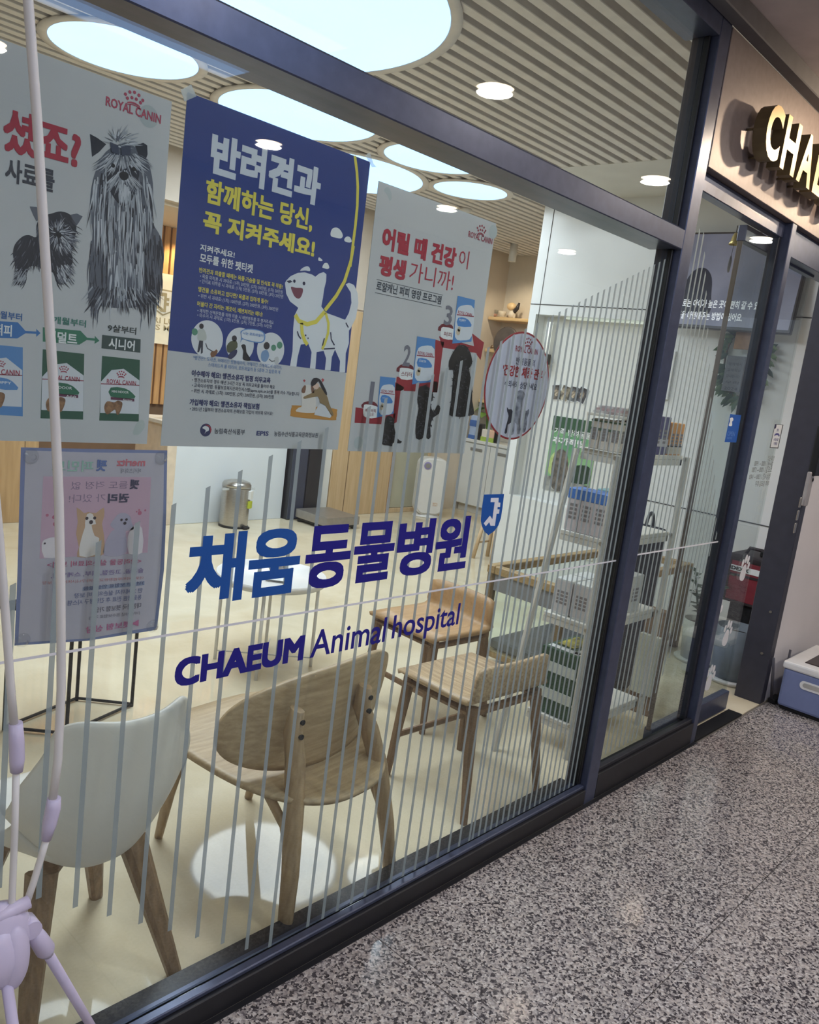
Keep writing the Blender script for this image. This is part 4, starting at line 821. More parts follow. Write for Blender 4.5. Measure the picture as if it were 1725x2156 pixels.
# seat: dished plywood shell
def shell(nu, nv, f):
    b = BM(); g = [[b.verts.new(f(i/(nu-1)*2-1, j/(nv-1)*2-1)) for i in range(nu)] for j in range(nv)]
    for j in range(nv-1):
        for i in range(nu-1): b.faces.new((g[j][i], g[j][i+1], g[j+1][i+1], g[j+1][i])).smooth = True
    return b
def disc_map(u, v, p=2.0):      # square to rounded outline
    r = max(abs(u), abs(v)); 
    if r < 1e-6: return 0, 0
    a = math.atan2(v, u); n = (abs(math.cos(a))**p+abs(math.sin(a))**p)**(-1/p)
    return r*n*math.cos(a), r*n*math.sin(a)
def fs(u, v):
    a, c = disc_map(u, v, 2.7); w = .30*(1+.08*c)
    return (a*w, (.01+c*.375), .412+.020*a*a+.018*c+.012*max(0, -c)**2-.015*max(0, c-.7)**2*8)
o = obj('seat', shell(25, 25, fs), OAKG, t); solid(o, .016)
def fb(u, v):
    a, c = disc_map(u, v, 2.35); ztop = .182 if c > 0 else .175
    z = .592+c*ztop+.015*a*c-.0*a; x = a*.385+.030
    return (x, -.185+.105*a*a-.16*(z-.6), z)
o = obj('backrest', shell(27, 19, fb), OAKG, t); solid(o, .018)
for s in (-1, 1):
    b = BM(); pts = [(s*.252, -.345, 0), (s*.225, -.318, .20), (s*.196, -.276, .40), (s*.172, -.238, .52), (s*.158-.02, -.222, .60), (s*.155-.025, -.232, .680)]
    tube(b, pts, [.025, .032, .037, .038, .036, .026], 10, flat=.62); lg = obj('rear_leg', b, OAKL, t)
    b = BM()
    for z in (.60, .646): tube(b, [(s*.156-.022, -.262+.03*(z-.6), z), (s*.156-.022, -.236, z)], .0085, 10)
    obj('screw', b, BLK, lg)
    b = BM(); tube(b, [(s*.222, -.298, .22), (s*.206, -.255, .32), (s*.196, -.16, .385), (s*.196, .02, .402), (s*.205, .22, .402)], [.010, .017, .019, .018, .016], 8, flat=.7); obj('seat_rail', b, OAKL, t)
    b = BM(); tube(b, [(s*.205, .335, 0), (s*.208, .29, .20), (s*.203, .235, .405)], [.017, .024, .028], 10, flat=.7); obj('front_leg', b, OAKL, t)
# white shell chair
SH = mat('shell_white', (236, 232, 224), .42, var=.02, scale=5, lucent=.22)
t = thing('shell_chair', 'white plastic shell chair on splayed oak legs close to the window', 'chair', (.938, .395, 0), math.radians(2))
def fsh(u, v):
    s = (v+1)/2                      # 0 front edge of the seat .. 1 top of the back
    if s < .5:
        k = s/.5; y = .30-.50*k; z = .435-.03*math.sin(k*math.pi)+.0*k
        w = .20+.045*math.sin(k*math.pi*.5); lift = .015+.16*k**2.2; inw = 0
        return (u*w*.88, y+.02*abs(u)**3*k, z+lift*abs(u)**2.6)
    k = (s-.5)/.5; a = k*math.pi/2
    y = -.20-.055*math.sin(min(1, k*2)*math.pi/2)-.055*k; z = .435+.055*(1-math.cos(min(1, k*2)*math.pi/2))+.36*k
    w = .245+.026*math.sin(math.pi*min(1, k*1.25))-.050*k**2; lift = .175*(1-k)**1.5
    zz = z+lift*abs(u)**2.6*(1-k)-.045*k*abs(u)**6+.030*k*abs(u)**2
    return (u*w*.86-.006, y+.115*abs(u)**2.4*(1-.35*k), zz)
o = obj('shell', shell(25, 41, fsh), SH, t); solid(o, .019)
m_ = o.modifiers.new('round', 'SUBSURF'); m_.levels = 1; m_.render_levels = 1
b = BM(); bar(b, (-.14, .12, .372), (.14, -.12, .372), .05, .026, up=(0, 0, 1)); bar(b, (.14, .12, .372), (-.14, -.12, .372), .05, .026, up=(0, 0, 1)); obj('under_frame', b, OAKZ, t)
for sx in (-1, 1):
    for sy in (-1, 1):
        b = BM(); bar(b, (sx*.12, sy*.11,   .40), (sx*.205+.015, sy*.215, 0), .070, .058, .036, .032, up=(0, 1, 0)); obj('leg', b, OAKZ, t)
# low-backed chairs
OAKB = wood('striped_oak', (206, 180, 144), (160, 132, 100), 'y', scale=11); OAKW = wood('warm_oak', (190, 152, 108), (172, 136, 96), 'y', scale=6); OAKD = wood('warm_oak_leg', (138, 108, 80), (112, 86, 62), 'z', scale=8)
t = thing('low_back_chair', 'striped oak chair with a low curved back beside the ladder shelf', 'chair', (2.69, .43, 0), math.radians(-3))
b = BM(); rows = [(.215, .462), (.222, .470), (.10, .470), (-.10, .470), (-.165, .474), (-.192, .490), (-.203, .515), (-.210, .58), (-.216, .626)]
nx = 13; g = []
for j, (y, z) in enumerate(rows):
    w = .235-(.0 if j < 6 else .004*(j-5)); g.append([b.verts.new(((i/(nx-1)*2-1)*w*(1-.03*(j == len(rows)-1)*abs(i/(nx-1)*2-1)**6), y+(.02*(i/(nx-1)*2-1)**2 if j >= 6 else 0), z-.012*(abs(i/(nx-1)*2-1)**8)*(j == len(rows)-1)-(.012*(1-((i/(nx-1)*2-1))**2) if j in (2, 3) else 0))) for i in range(nx)])
for j in range(len(rows)-1):
    for i in range(nx-1): b.faces.new((g[j][i], g[j][i+1], g[j+1][i+1], g[j+1][i])).smooth = True
o = obj('seat', b, OAKB, t); solid(o, .02)
b = BM()
for sx in (-1, 1): bar(b, (sx*.205, .19, .430), (sx*.205, -.165, .430), .02, .045, up=(1, 0, 0))
for y in (.19, -.17): bar(b, (-.205, y, .430), (.205, y, .430), .02, .045, up=(0, 1, 0))
obj('apron', b, OAKD, t)
for sx in (-1, 1):
    for y0, y1 in ((.185, .215), (-.17, -.235)):
        b = BM(); bar(b, (sx*.20, y0, .455), (sx*.232, y1, 0), .046, .046, .026, .026); obj('leg', b, OAKD, t)
b = BM(); bar(b, (-.216, .203, .185), (.216, .203, .185), .018, .026, up=(0, 0, 1)); obj('stretcher', b, OAKD, t)
dup(t, (3.13, 1.06, 0), math.radians(86), 'plain oak low-backed chair turned side-on behind the striped one', None)
q_ = [o for o in C.objects if o.name.startswith('seat') and o.parent and o.parent.name == 'low_back_chair.001'][0]; q_.material_slots[0].link = 'OBJECT'; q_.material_slots[0].material = OAKW
# round tray table
t = thing('tray_table', 'small round white tray table on thin legs in mid room', 'table', (2.78, 1.95, 0))
b = BM(); lathe(b, [(0, .497), (.288, .497), (.294, .520), (.300, .520), (.300, .485), (.0, .485)], seg=48); obj('tray', b, WPL, t)
for a in (-135, -40, 50, 140):
    ca, sa = math.cos(math.radians(a)), math.sin(math.radians(a))
    b = BM(); tube(b, [(.262*ca, .262*sa, .486), (.265*ca, .265*sa, 0)], .0095, 8); obj('leg', b, WPL, t)
b = BM()
for a in (-135, -40):
    ca, sa = math.cos(math.radians(a)), math.sin(math.radians(a)); tube(b, [(.264*ca, .264*sa, .05), (-.264*ca, -.264*sa, .05)], .004, 6)
obj('cross_wire', b, WPL, t)
t = thing('brochure_holder', 'clear leaflet holder with dark leaflet on the round tray table', 'holder', (2.80, 1.93, .498), .5)
b = BM(); box(b, -.09, .09, -.05, .05, 0, .01, .002); box(b, -.09, .09, -.055, -.05, 0, .05); box(b, -.09, -.086, -.05, .05, 0, .06); box(b, .086, .09, -.05, .05, 0, .06); obj('tray_box', b, GLS, t)
b = BM(); box(b, -.075, .075, -.012, .012, -.0, .10, .002, rot=Matrix.Rotation(-.5, 3, 'X')); obj('leaflet', b, mat('leaflet_dark', (74, 66, 70), .4, col2=(176, 170, 170), scale=40), t)
b = BM(); box(b, -.10, .05, -.075, .04, .011, .016, .002, rot=Matrix.Rotation(.2, 3, 'Z')); obj('paper', b, WHI, t)
# black wire frame table behind the notice
t = thing('wire_table', 'black thin steel frame table behind the insurance notice', 'table', (0, 0, 0))
fx = [(1.344, 1.84), (1.72, 1.97), (1.90, 1.79), (1.53, 1.66)]
b = BM(); plate(b, [(1.30, 1.85), (1.72, 2.0), (1.93, 1.79), (1.52, 1.62)], .54, .02, 'xy'); obj('top', b, BLK, t)
for x, y in fx: b = BM(); bar(b, (x, y, 0), (x, y, .54), .014); obj('leg', b, BLK, t)
b = BM()
for (x, y), (x2, y2) in zip(fx, fx[1:]+fx[:1]): bar(b, (x, y, .012), (x2, y2, .012), .012, up=(0, 0, 1))
obj('base_frame', b, BLK, t)
# ---------------------------------------------------------------- back of the room
t = thing('pedal_bin', 'brushed steel pedal bin with rounded lid by the white counter', 'bin', (4.69, 4.99, 0))
b = BM(); lathe(b, [(.135, .012), (.138, .03), (.138, .385), (.136, .39)], seg=36); obj('body', b, STEEL, t)
b = BM(); lathe(b, [(.140, .392), (.140, .415), (.125, .440), (.08, .455), (.0, .460)], seg=36); obj('lid', b, STEEL, t)
b = BM(); lathe(b, [(.142, .0), (.142, .016), (.136, .02)], seg=36); box(b, .0, .06, -.19, -.13, .008, .03, .004); obj('base_and_pedal', b, BLK, t)
b = BM(); box(b, .055, .11, -.137, -.112, .20, .27, .001, rot=Matrix.Rotation(.55, 3, 'Z')); obj('lime_label', b, mat('lime', (190, 200, 60), .6), t)
b = BM(); box(b, .05, .115, -.138, -.112, .29, .37, .001, rot=Matrix.Rotation(.55, 3, 'Z')); obj('white_label', b, WHI, t)
b = BM(); box(b, .11, .20, -.03, -.02, .36, .385, .001); box(b, -.20, -.12, -.06, -.05, .37, .39, .001); obj('tape_flap', b, TAPE, t)
t = thing('reception_counter', 'white reception counter front behind the pedal bin', 'counter', (0, 0, 0))
b = BM(); box(b, 4.12, 5.42, 5.18, 5.75, 0, .93, .004); obj('front', b, mat('counter_white', (216, 222, 228), .5, var=.02, scale=4), t)
b = BM(); box(b, 4.02, 4.12, 5.17, 5.75, 0, .96, .004); obj('end_post', b, mat('warm_post', (224, 206, 184), .5), t)
b = BM(); box(b, 4.0, 5.42, 5.15, 5.78, .93, .965, .004); obj('top', b, mat('counter_top', (224, 220, 212), .4), t)
t = thing('dark_cabinet', 'tall dark navy glazed cabinet beside the oak door', 'cabinet', (0, 0, 0))
b = BM(); box(b, 5.44, 5.86, 5.11, 5.42, 0, 1.35, .004); obj('carcass', b, mat('cabinet_dark', (38, 38, 46), .25), t)
b = BM(); box(b, 5.44, 5.64, 5.098, 5.11, .01, 1.33, .002); obj('door', b, mat('cabinet_navy', (62, 66, 84), .2), t)
b = BM(); box(b, 5.66, 5.87, 5.098, 5.11, .01, 1.33, .002); obj('door', b, mat('cabinet_black', (44, 42, 48), .2), t)
t = thing('pet_scale', 'low stainless platform scale on black feet before the dark cabinet', 'scale', (5.735, 4.80, 0))
b = BM(); box(b, -.23, .23, -.25, .25, .045, .135, .012, seg=2); obj('platform', b, mat('platform_steel', (170, 164, 158), .38, .7, .05, 20), t)
for x in (-.19, .19):
    for y in (-.21, .21): b = BM(); lathe(b, [(.03, 0), (.032, .02), (.022, .046)], (x, y, 0), 14); obj('foot', b, BLK, t)
b = BM(); box(b, -.21, .21, -.23, .23, .02, .045, .004); obj('under_frame', b, BLK, t)
t = thing('air_purifier', 'tall white air purifier with round corner display beside the drawers', 'air purifier', (7.42, 4.90, 0), math.radians(-33))
b = BM(); pr = rrect(-.17, .17, .035, .72, .10, 8); plate(b, pr, -.11, .22); bmesh.ops.bevel(b, geom=[e for e in b.edges if len(e.link_faces) == 2 and abs(e.calc_face_angle(0)) > 1.2], offset=.02, segments=3, affect='EDGES'); obj('body', b, WPL, t, smooth=False)
b = BM(); tube(b, [(-.09, -.111, .625), (-.09, -.118, .625)], .045, 24); obj('display_ring', b, mat('ring_lilac', (150, 140, 190), .3), t)
b = BM(); tube(b, [(-.09, -.118, .625), (-.09, -.121, .625)], .030, 24); obj('display', b, mat('display_grey', (150, 146, 140), .4), t)
b = BM(); lathe(b, [(.0, .0), (.17, 0), (.17, .012), (.13, .03), (.12, .05)], seg=32, sy=.75); obj('base', b, WPL, t)
b = BM(); box(b, .03, .09, -.1125, -.110, .15, .19); obj('energy_label', b, mat('label_tan', (196, 160, 130), .6, col2=(226, 222, 216), scale=60), t)
t = thing('drawer_cabinet', 'white base cabinet with long handles along the alcove wall', 'cabinet', (0, 0, 0))
b = BM(); box(b, 8.32, 8.742, 2.98, 5.18, .09, .90, .003); obj('carcass', b, WH, t)
b = BM(); box(b, 8.36, 8.742, 2.98, 5.18, 0, .09); obj('plinth', b, mat('plinth', (206, 200, 190), .5), t)
b = BM(); box(b, 8.29, 8.742, 2.96, 5.19, .90, .94, .004); obj('worktop', b, WG, t)
for k in range(5):
    y0 = 3.0+.436*k; b = BM(); box(b, 8.30, 8.32, y0+.004, y0+.432, .10, .885, .003); dd = obj('door', b, WG, t)
    b = BM(); box(b, 8.285, 8.30, y0+.12, y0+.31, .80, .835, .004); obj('handle', b, mat('handle_grey', (150, 150, 150), .4, .4), dd)
for z, lab, d in ((2.50, 'oak wall shelf holding glasses, a cup and a dog figurine', .30), (2.10, 'oak wall shelf below the cup shelf, beside the round grey disc', .28), (1.45, 'oak wall shelf with clear bottles above the plant', .26)):
    b = BM(); box(b, 8.75-d, 8.75, 3.2, 5.19, z-.04, z, .004); tag(obj('wall_shelf', b, wood('shelf_oak', (226, 196, 150), (206, 172, 126), 'y'), None), lab, 'shelf', 'oak wall shelves in the alcove')

# ---------------------------------------------------------------- small things in the alcove
CREAM = mat('cream_china', (226, 214, 196), .3); GLB = glass('bottle_glass', (.93, .95, .94), .06)
def on(u, v, x, z): p = atx(u, v, x); return (x, p.y, z)
for i, (u, lab) in enumerate(((1031, 'short drinking glass on the oak shelf nearest the poster edge'), (1039, 'short drinking glass in the middle of the shelf trio'), (1046, 'short drinking glass next to the cup and saucer'))):
    p = on(u, 640, 8.6, 2.5); t = thing('drinking_glass', lab, 'glass', p, 0, 'glasses on the alcove shelf')
    b = BM(); lathe(b, [(.0, .004), (.030, .004), (.036, .10), (.034, .10), (.027, .008), (.0, .008)], seg=18); obj('tumbler', b, GLB, t)
    b = BM(); lathe(b, [(.028, .009), (.031, .05), (.0, .05)], seg=18); obj('filling', b, mat('rose_filling', (206, 150, 130), .5), t)
p = on(1061, 640, 8.58, 2.5); t = thing('cup_and_saucer', 'white china cup on saucer on the alcove shelf', 'cup', p)
b = BM(); lathe(b, [(.03, 0), (.075, .012), (.078, .018), (.0, .012)], seg=24); obj('saucer', b, CREAM, t)
b = BM(); lathe(b, [(.025, .016), (.045, .04), (.055, .085), (.052, .085), (.02, .03), (0, .03)], seg=24); obj('cup', b, CREAM, t)
p = on(1084, 640, 8.58, 2.5); t = thing('dog_figurine', 'black and white dog figurine at the end of the alcove shelf', 'figurine', p)
FW = mat('figurine_white', (232, 222, 208), .4); FB = mat('figurine_black', (44, 40, 44), .4)
b = BM(); ball(b, (0, .02, .05), .05, 1, 1, 1.1); tube(b, [(0, .05, 0), (0, .045, .06)], .016, 10); tube(b, [(0, -.02, 0), (0, -.015, .05)], .016, 10); obj('body', b, FW, t)
b = BM(); ball(b, (0, .04, .15), .055, 1, 1.2, .9); obj('head', b, mat('figurine_cream', (238, 206, 160), .4), t)
b = BM(); tube(b, [(0, .0, .07), (0, -.05, .13), (0, -.07, .20)], [.022, .026, .012], 10); tube(b, [(.0, .0, .03), (.0, .03, .09)], [.02, .03], 10); obj('cape', b, FB, t)
p = on(1030, 722, 8.60, 2.10); t = thing('antler_ornament', 'small brass branch ornament on the lower oak shelf', 'ornament', p)
b = BM(); tube(b, [(0, .10, .01), (0, .03, .035), (0, -.03, .02), (0, -.1, .03)], .008, 8); tube(b, [(0, .03, .035), (0, .06, .06)], .006, 8); tube(b, [(0, -.03, .02), (0, -.06, .055)], .006, 8); obj('branch', b, mat('old_brass', (130, 106, 70), .4, .6), t)
p = atx(1066, 722, 8.46); t = thing('round_disc', 'round grey stone disc with a dark hub leaning at the alcove shelves', 'ornament', (p.x, p.y, p.z))
b = BM()
pr = [(.0, .03), (.05, .03), (.07, .018), (.18, .012), (.20, .0), (.18, -.012), (.0, -.02)]
lathe(b, pr, seg=40)
for v in b.verts: v.co = Vector((-v.co.z, v.co.x, v.co.y))
obj('disc', b, mat('stone_grey', (92, 86, 86), .4, var=.12, scale=12), t)
b = BM(); lathe(b, [(.0, .05), (.035, .045), (.045, .028)], seg=20)
for v in b.verts: v.co = Vector((-v.co.z, v.co.x, v.co.y))
obj('hub', b, mat('hub_dark', (66, 60, 60), .4), t)
for i, (u, h, lab) in enumerate(((1037, .22, 'clear glass bottle on the alcove shelf next to the poster'), (1048, .26, 'taller clear bottle beside the oval sticker edge'))):
    p = on(u, 830, 8.62, 1.45); t = thing('glass_bottle', lab, 'bottle', p)
    b = BM(); lathe(b, [(.035, .0), (.038, .01), (.038, h*.6), (.014, h*.75), (.013, h), (.0, h)], seg=18); obj('bottle', b, GLB, t)
    b = BM(); lathe(b, [(.015, h), (.015, h+.03), (0, h+.03)], seg=14); obj('stopper', b, WH, t)
# potted monstera on the worktop
p = on(1014, 905, 8.50, .94); p = (8.58, p[1]-.02, .94); t = thing('leafy_plant', 'broad-leaved green plant in a white pot on the alcove worktop', 'plant', p)
b = BM(); lathe(b, [(.06, 0), (.085, .14), (.078, .14), (.05, .02), (0, .02)], seg=22); obj('pot', b, WPL, t)
LEAF = mat('leaf_green', (66, 116, 44), .4, col2=(126, 160, 74), scale=9); LEAFD = mat('leaf_dark', (40, 66, 40), .35, var=.2, scale=14)
def leaf(bm, base, d, L, w, up=(0, 0, 1), droop=.25, n=5):
    base = Vector(base); d = Vector(d).normalized(); s = d.cross(Vector(up)).normalized(); nrm = s.cross(d)
    Lr, Rr, Cr = [], [], []
    for i in range(n+1):
        k = i/n; c = base+d*L*k-Vector((0, 0, 1))*droop*L*k*k; ww = w*math.sin(math.pi*min(1, k*.9+.08))**.8*(1 if i < n else 0)
        Cr.append(bm.verts.new(c)); Lr.append(bm.verts.new(c+s*ww+nrm*ww*.25)); Rr.append(bm.verts.new(c-s*ww+nrm*ww*.25))
    for i in range(n):
        bm.faces.new((Cr[i], Lr[i], Lr[i+1], Cr[i+1])).smooth = True; bm.faces.new((Cr[i], Cr[i+1], Rr[i+1], Rr[i])).smooth = True
for k in range(11):
    a = k*2.4; h = .24+.06*(k % 4); r = .03+.03*(k % 3)
    b = BM(); e = Vector((math.cos(a)*r, math.sin(a)*r, .10+h)); tube(b, [(0, 0, .12), (e.x*.5, e.y*.5, .14+h*.6), e], .004, 5, cap=False); leaf(b, e, (math.cos(a), math.sin(a), .15), .14, .056, droop=.6); obj('leaf', b, LEAF, t)
# bottles and boxes on the worktop
for u, s, c, nm, lab, cat in ((994, (.06, .10, .30), (170, 190, 226), 'carton', 'tall white and blue carton on the worktop by the poster edge', 'carton'),
                              (1011, (.06, .06, .21), (52, 50, 52), 'speaker', 'narrow black speaker on the worktop beside the pink carton', 'speaker'),
                              (1022, (.08, .10, .15), (232, 226, 220), 'carton', 'white and green carton on the worktop', 'carton'),
                              (1035, (.08, .10, .15), (236, 196, 172), 'carton', 'pink and green carton on the worktop', 'carton'),
                              (1046, (.06, .06, .16), (56, 52, 52), 'speaker', 'short black speaker next to the white wall corner', 'speaker')):
    p = on(u, 930, 8.36, .94); t = thing(nm, lab, cat, p)
    b = BM(); box(b, -s[0]/2, s[0]/2, -s[1]/2, s[1]/2, 0, s[2], .008); obj('body', b, mat('item_%d' % u, c, .4, var=.02), t)
    if u in (1022, 1035): b = BM(); box(b, -s[0]/2-.002, s[0]/2+.002, -s[1]/2-.002, s[1]/2+.002, .0, .055); obj('green_band', b, mat('lime_band', (176, 204, 92), .5), t)
    if u == 994:
        b = BM(); box(b, -.033, .033, -.052, .052, .0, .05); box(b, -.033, .033, -.052, .052, .16, .24); obj('blue_band', b, mat('blue_band', (72, 112, 184), .5), t)
    if u in (1011, 1046): b = BM(); box(b, -s[0]/2-.003, -s[0]/2, -s[1]/2+.008, s[1]/2-.008, .015, s[2]-.015); obj('grille', b, BLK, t)
# wooden high stool seen past the wall corner
c = atz(1044, 1088, .43)
t = thing('wooden_stool', 'low pale wooden stool half hidden behind the white wall corner', 'stool', (c.x, c.y, 0))
b = BM(); lathe(b, [(.10, .395), (.115, .41), (.11, .43), (0, .43)], seg=28); obj('seat', b, PALE, t)
for sx in (-1, 1):
    for sy in (-1, 1): b = BM(); tube(b, [(sx*.07, sy*.07, .40), (sx*.115, sy*.115, 0)], [.017, .020], 10); obj('leg', b, PALE, t)
b = BM(); tube(b, [(-.1, -.1, .16), (.1, -.1, .16)], .010, 8); tube(b, [(-.1, .1, .16), (.1, .1, .16)], .010, 8); obj('stretcher', b, PALE, t)

# ---------------------------------------------------------------- things on the side wall
PHO = [(128, 120, 112), (196, 184, 160), (120, 124, 128), (96, 96, 104)]
for i in range(4):
    p = atx(1172+18*i, 826+2*i, 6.335); t = thing('pet_photo', ['small tilted pet photo first in the row beside the oval sticker', 'small tan pet photo second in the row of four', 'small blue-grey pet photo third in the row of four', 'small dark pet photo last in the row of four'][i], 'photo', (6.338, p.y, p.z), 0, 'row of small pet photos on the niche wall')
    a = (-.15, .25, .1, .3)[i]; R = lambda q: [(x*math.cos(a)-y*math.sin(a), x*math.sin(a)+y*math.cos(a)) for x, y in q]
    b = BM(); plate(b, R([(-.05, -.07), (.05, -.07), (.05, .07), (-.05, .07)]), -.003, .003, 'yz'); obj('print_border', b, WHI, t)
    b = BM(); plate(b, R([(-.044, -.064), (.044, -.064), (.044, .064), (-.044, .064)]), -.0036, 0, 'yz'); obj('print', b, mat('photo_%d' % i, PHO[i], .4, col2=(60, 56, 56), scale=30), t)
    b = BM(); plate(b, R(ellipse(0, .0, .022, .035, 16)), -.0042, 0, 'yz'); obj('printed_pet', b, mat('photo_pet_%d' % i, (206, 190, 166), .4, col2=(80, 70, 66), scale=60), t)
YA, YB = atx(1163, 900, 6.335).y, atx(1262, 900, 6.335).y
t = thing('pet_food_poster', 'green pet poster with white lettering, a bird and a dog in the niche', 'poster', (6.338, 0, 0))
z1, z0 = 1.47, .80
b = BM(); box(b, -.004, 0, YB, YA, z0, z1); obj('sheet', b, mat('poster_green', (96, 150, 112), .4, col2=(150, 190, 140), scale=4), t)
b = BM(); plate(b, [(YB, z1-.13), (YA, z1-.13), (YA, z1), (YB, z1)], -.005, 0, 'yz'); obj('printed_band', b, mat('poster_dark', (62, 92, 70), .4), t)
b = BM(); text_bm(b, '가족 반려동물', YB+.06, z1-.16, YA-.03, z1-.10, -.0066, .02, True, 'yz'); text_bm(b, '추가적립', YB+.12, z1-.245, YA-.03, z1-.18, -.0066, .04, True, 'yz'); obj('lettering', b, WHI, t)
b = BM(); plate(b, smooth_poly([(YA-.04, z1-.36), (YA-.12, z1-.30), (YA-.22, z1-.36), (YA-.20, z1-.46), (YA-.12, z1-.54), (YA-.03, z1-.50)], 4), -.0058, 0, 'yz'); obj('printed_bird', b, mat('print_pale_green', (204, 216, 160), .4, col2=(160, 186, 110), scale=20), t)
b = BM(); plate(b, [(YB, z0), (YA, z0), (YA, z0+.13), (YB, z0+.11)], -.0052, 0, 'yz'); obj('printed_floor', b, mat('print_floor', (190, 190, 184), .4, col2=(96, 96, 92), scale=12), t)
b = BM(); plate(b, smooth_poly([(YB+.26, z0+.03), (YB+.24, z0+.22), (YB+.28, z0+.36), (YB+.36, z0+.38), (YB+.41, z0+.28), (YB+.40, z0+.10), (YB+.36, z0+.02)], 4), -.006, 0, 'yz'); obj('printed_dog', b, mat('print_dog_dark', (70, 70, 70), .4, col2=(130, 120, 110), scale=30), t)
b = BM(); plate(b, smooth_poly([(YB+.02, z0+.13), (YB+.02, z0+.26), (YB+.10, z0+.28), (YB+.20, z0+.24), (YB+.22, z0+.12)], 4), -.0056, 0, 'yz'); obj('printed_bush', b, mat('print_bush', (44, 66, 52), .5), t)
t = thing('niche_lamp', 'white upright tube lamp with dark foot inside the wall niche', 'lamp', (6.27, 2.76, 2.0))
b = BM(); tube(b, [(0, 0, .0), (0, 0, .28)], .028, 16); obj('shade', b, mat('tube_glow', (244, 246, 240), .4, emit=.5), t)
b = BM(); box(b, -.035, .035, -.04, .04, -.09, 0, .004); obj('foot', b, mat('foot_dark', (60, 56, 52), .5), t)
# ceiling strip light of the niche
t = thing('niche_strip_light', 'white strip light along the top of the wall niche', 'lamp', (6.28, 2.2, 2.333))
b = BM(); box(b, -.02, .02, -.40, .40, -.018, -.001, .004); obj('tube', b, mat('strip_glow', (236, 244, 236), .4, emit=.45), t)
# screen
c0 = atx(1560, 592, 6.12); t = thing('wall_screen', 'dark wall screen with a pet silhouette and white hangul subtitles', 'screen', (6.08, 1.09, 2.64))
t.rotation_euler = (0, math.radians(7), 0)
b = BM(); box(b, -.015, .03, -.485, .485, -.36, .36, .006); obj('bezel', b, mat('bezel', (54, 50, 54), .3), t)
b = BM(); plate(b, [(-.468, -.335), (.468, -.335), (.468, .345), (-.468, .345)], -.0165, 0, 'yz'); obj('picture', b, mat('screen_picture', (104, 106, 126), .3, emit=.34, col2=(138, 138, 158), scale=2.2), t)
b = BM(); plate(b, smooth_poly([(.40, -.28), (.39, -.10), (.33, .06), (.24, .09), (.17, .02), (.14, -.12), (.12, -.22), (.16, -.26), (.26, -.24)], 4), -.0175, 0, 'yz'); obj('printed_silhouette', b, mat('screen_dark', (40, 42, 62), .3, emit=.1), t)
b = BM(); text_bm(b, '방법으로는 아이가 높은 곳에 편히 갈 수 있도록', -.30, -.205, .455, -.145, -.018, .02, True, 'yz'); text_bm(b, '그런 곳을 마련해주는 방법이 있어요.', -.13, -.295, .455, -.235, -.018, .02, True, 'yz'); obj('subtitle', b, mat('screen_white', (232, 232, 240), .3, emit=.55), t)
b = BM(); box(b, .03, .12, -.12, .12, -.12, .12); obj('wall_bracket', b, BLK, t)
# wreath with hanging boards
c = atx(1566, 775, 6.15); t = thing('wreath', 'green leaf wreath with a kraft board and a grey board hanging in it', 'wreath', (6.15, c.y, c.z+.06))
lv = [(70, 96, 56), (96, 118, 72), (52, 74, 46)]
lm = [mat('wreath_leaf_%d' % i, c_, .5, var=.2, scale=20) for i, c_ in enumerate(lv)]
b = BM(); ring = [(0, (.15)*math.cos(a*math.pi/18), .27*math.sin(a*math.pi/18)) for a in range(37)]; tube(b, ring, .008, 6, cap=False); obj('hoop', b, mat('twig', (96, 76, 56), .7), t)
for k in range(120):
    a = random.random()*2*math.pi; rr = 1+random.uniform(-.10, .10); b = BM()
    base = Vector((random.uniform(-.02, .01), (.15)*rr*math.cos(a), .27*rr*math.sin(a))); dd = Vector((random.uniform(-.6, .1), math.cos(a+random.uniform(-1.3, 1.3)), math.sin(a+random.uniform(-1.3, 1.3))))
    leaf(b, base, dd, random.uniform(.06, .10), .018, up=(1, 0, .1), droop=.2, n=3); obj('leaf', b, lm[k % 3], t)
b = BM(); box(b, -.05, -.03, -.085, .085, .07, .26, .004); obj('kraft_board', b, mat('kraft', (166, 128, 96), .7, var=.1, scale=30), t)
b = BM(); box(b, -.04, -.03, -.02, .12, -.24, .02, .003); obj('slate_board', b, mat('slate', (112, 112, 120), .5, var=.08, scale=40), t)
b = BM()
for k in range(5): text_bm(b, ['함께해서', '고마워요', '감사합니다', '우리', '2024'][k], .000, -.02-.045*k-.03, .10, -.02-.045*k-.008, -.0405, 0, True, 'yz')
obj('chalk_lettering', b, mat('chalk', (66, 66, 74), .7), t)
c = atx(1404, 790, 6.19); t = thing('certificate', 'narrow blue certificate in white frame behind the dark mullion', 'frame', (6.197, c.y+.08, c.z))
b = BM(); box(b, -.02, 0, -.13, .13, -.19, .19, .004); obj('frame', b, WHI, t)
b = BM(); plate(b, [(-.105, -.165), (.105, -.165), (.105, .165), (-.105, .165)], -.0205, 0, 'yz'); obj('print', b, mat('cert_blue', (92, 104, 160), .4, col2=(74, 84, 140), scale=8), t)
c = atx(1240, 1169, 6.195); t = thing('wall_socket', 'white wall socket low in the niche behind the ladder shelf', 'socket', (6.197, c.y, max(c.z, .25)))
b = BM(); box(b, -.012, 0, -.05, .05, -.04, .04, .004); obj('plate', b, WPL, t)
b = BM(); tube(b, [(-.0125, -.02, 0), (-.0145, -.02, 0)], .014, 14); tube(b, [(-.0125, .022, 0), (-.0145, .022, 0)], .014, 14); obj('hole', b, mat('socket_grey', (120, 120, 120), .5), t)

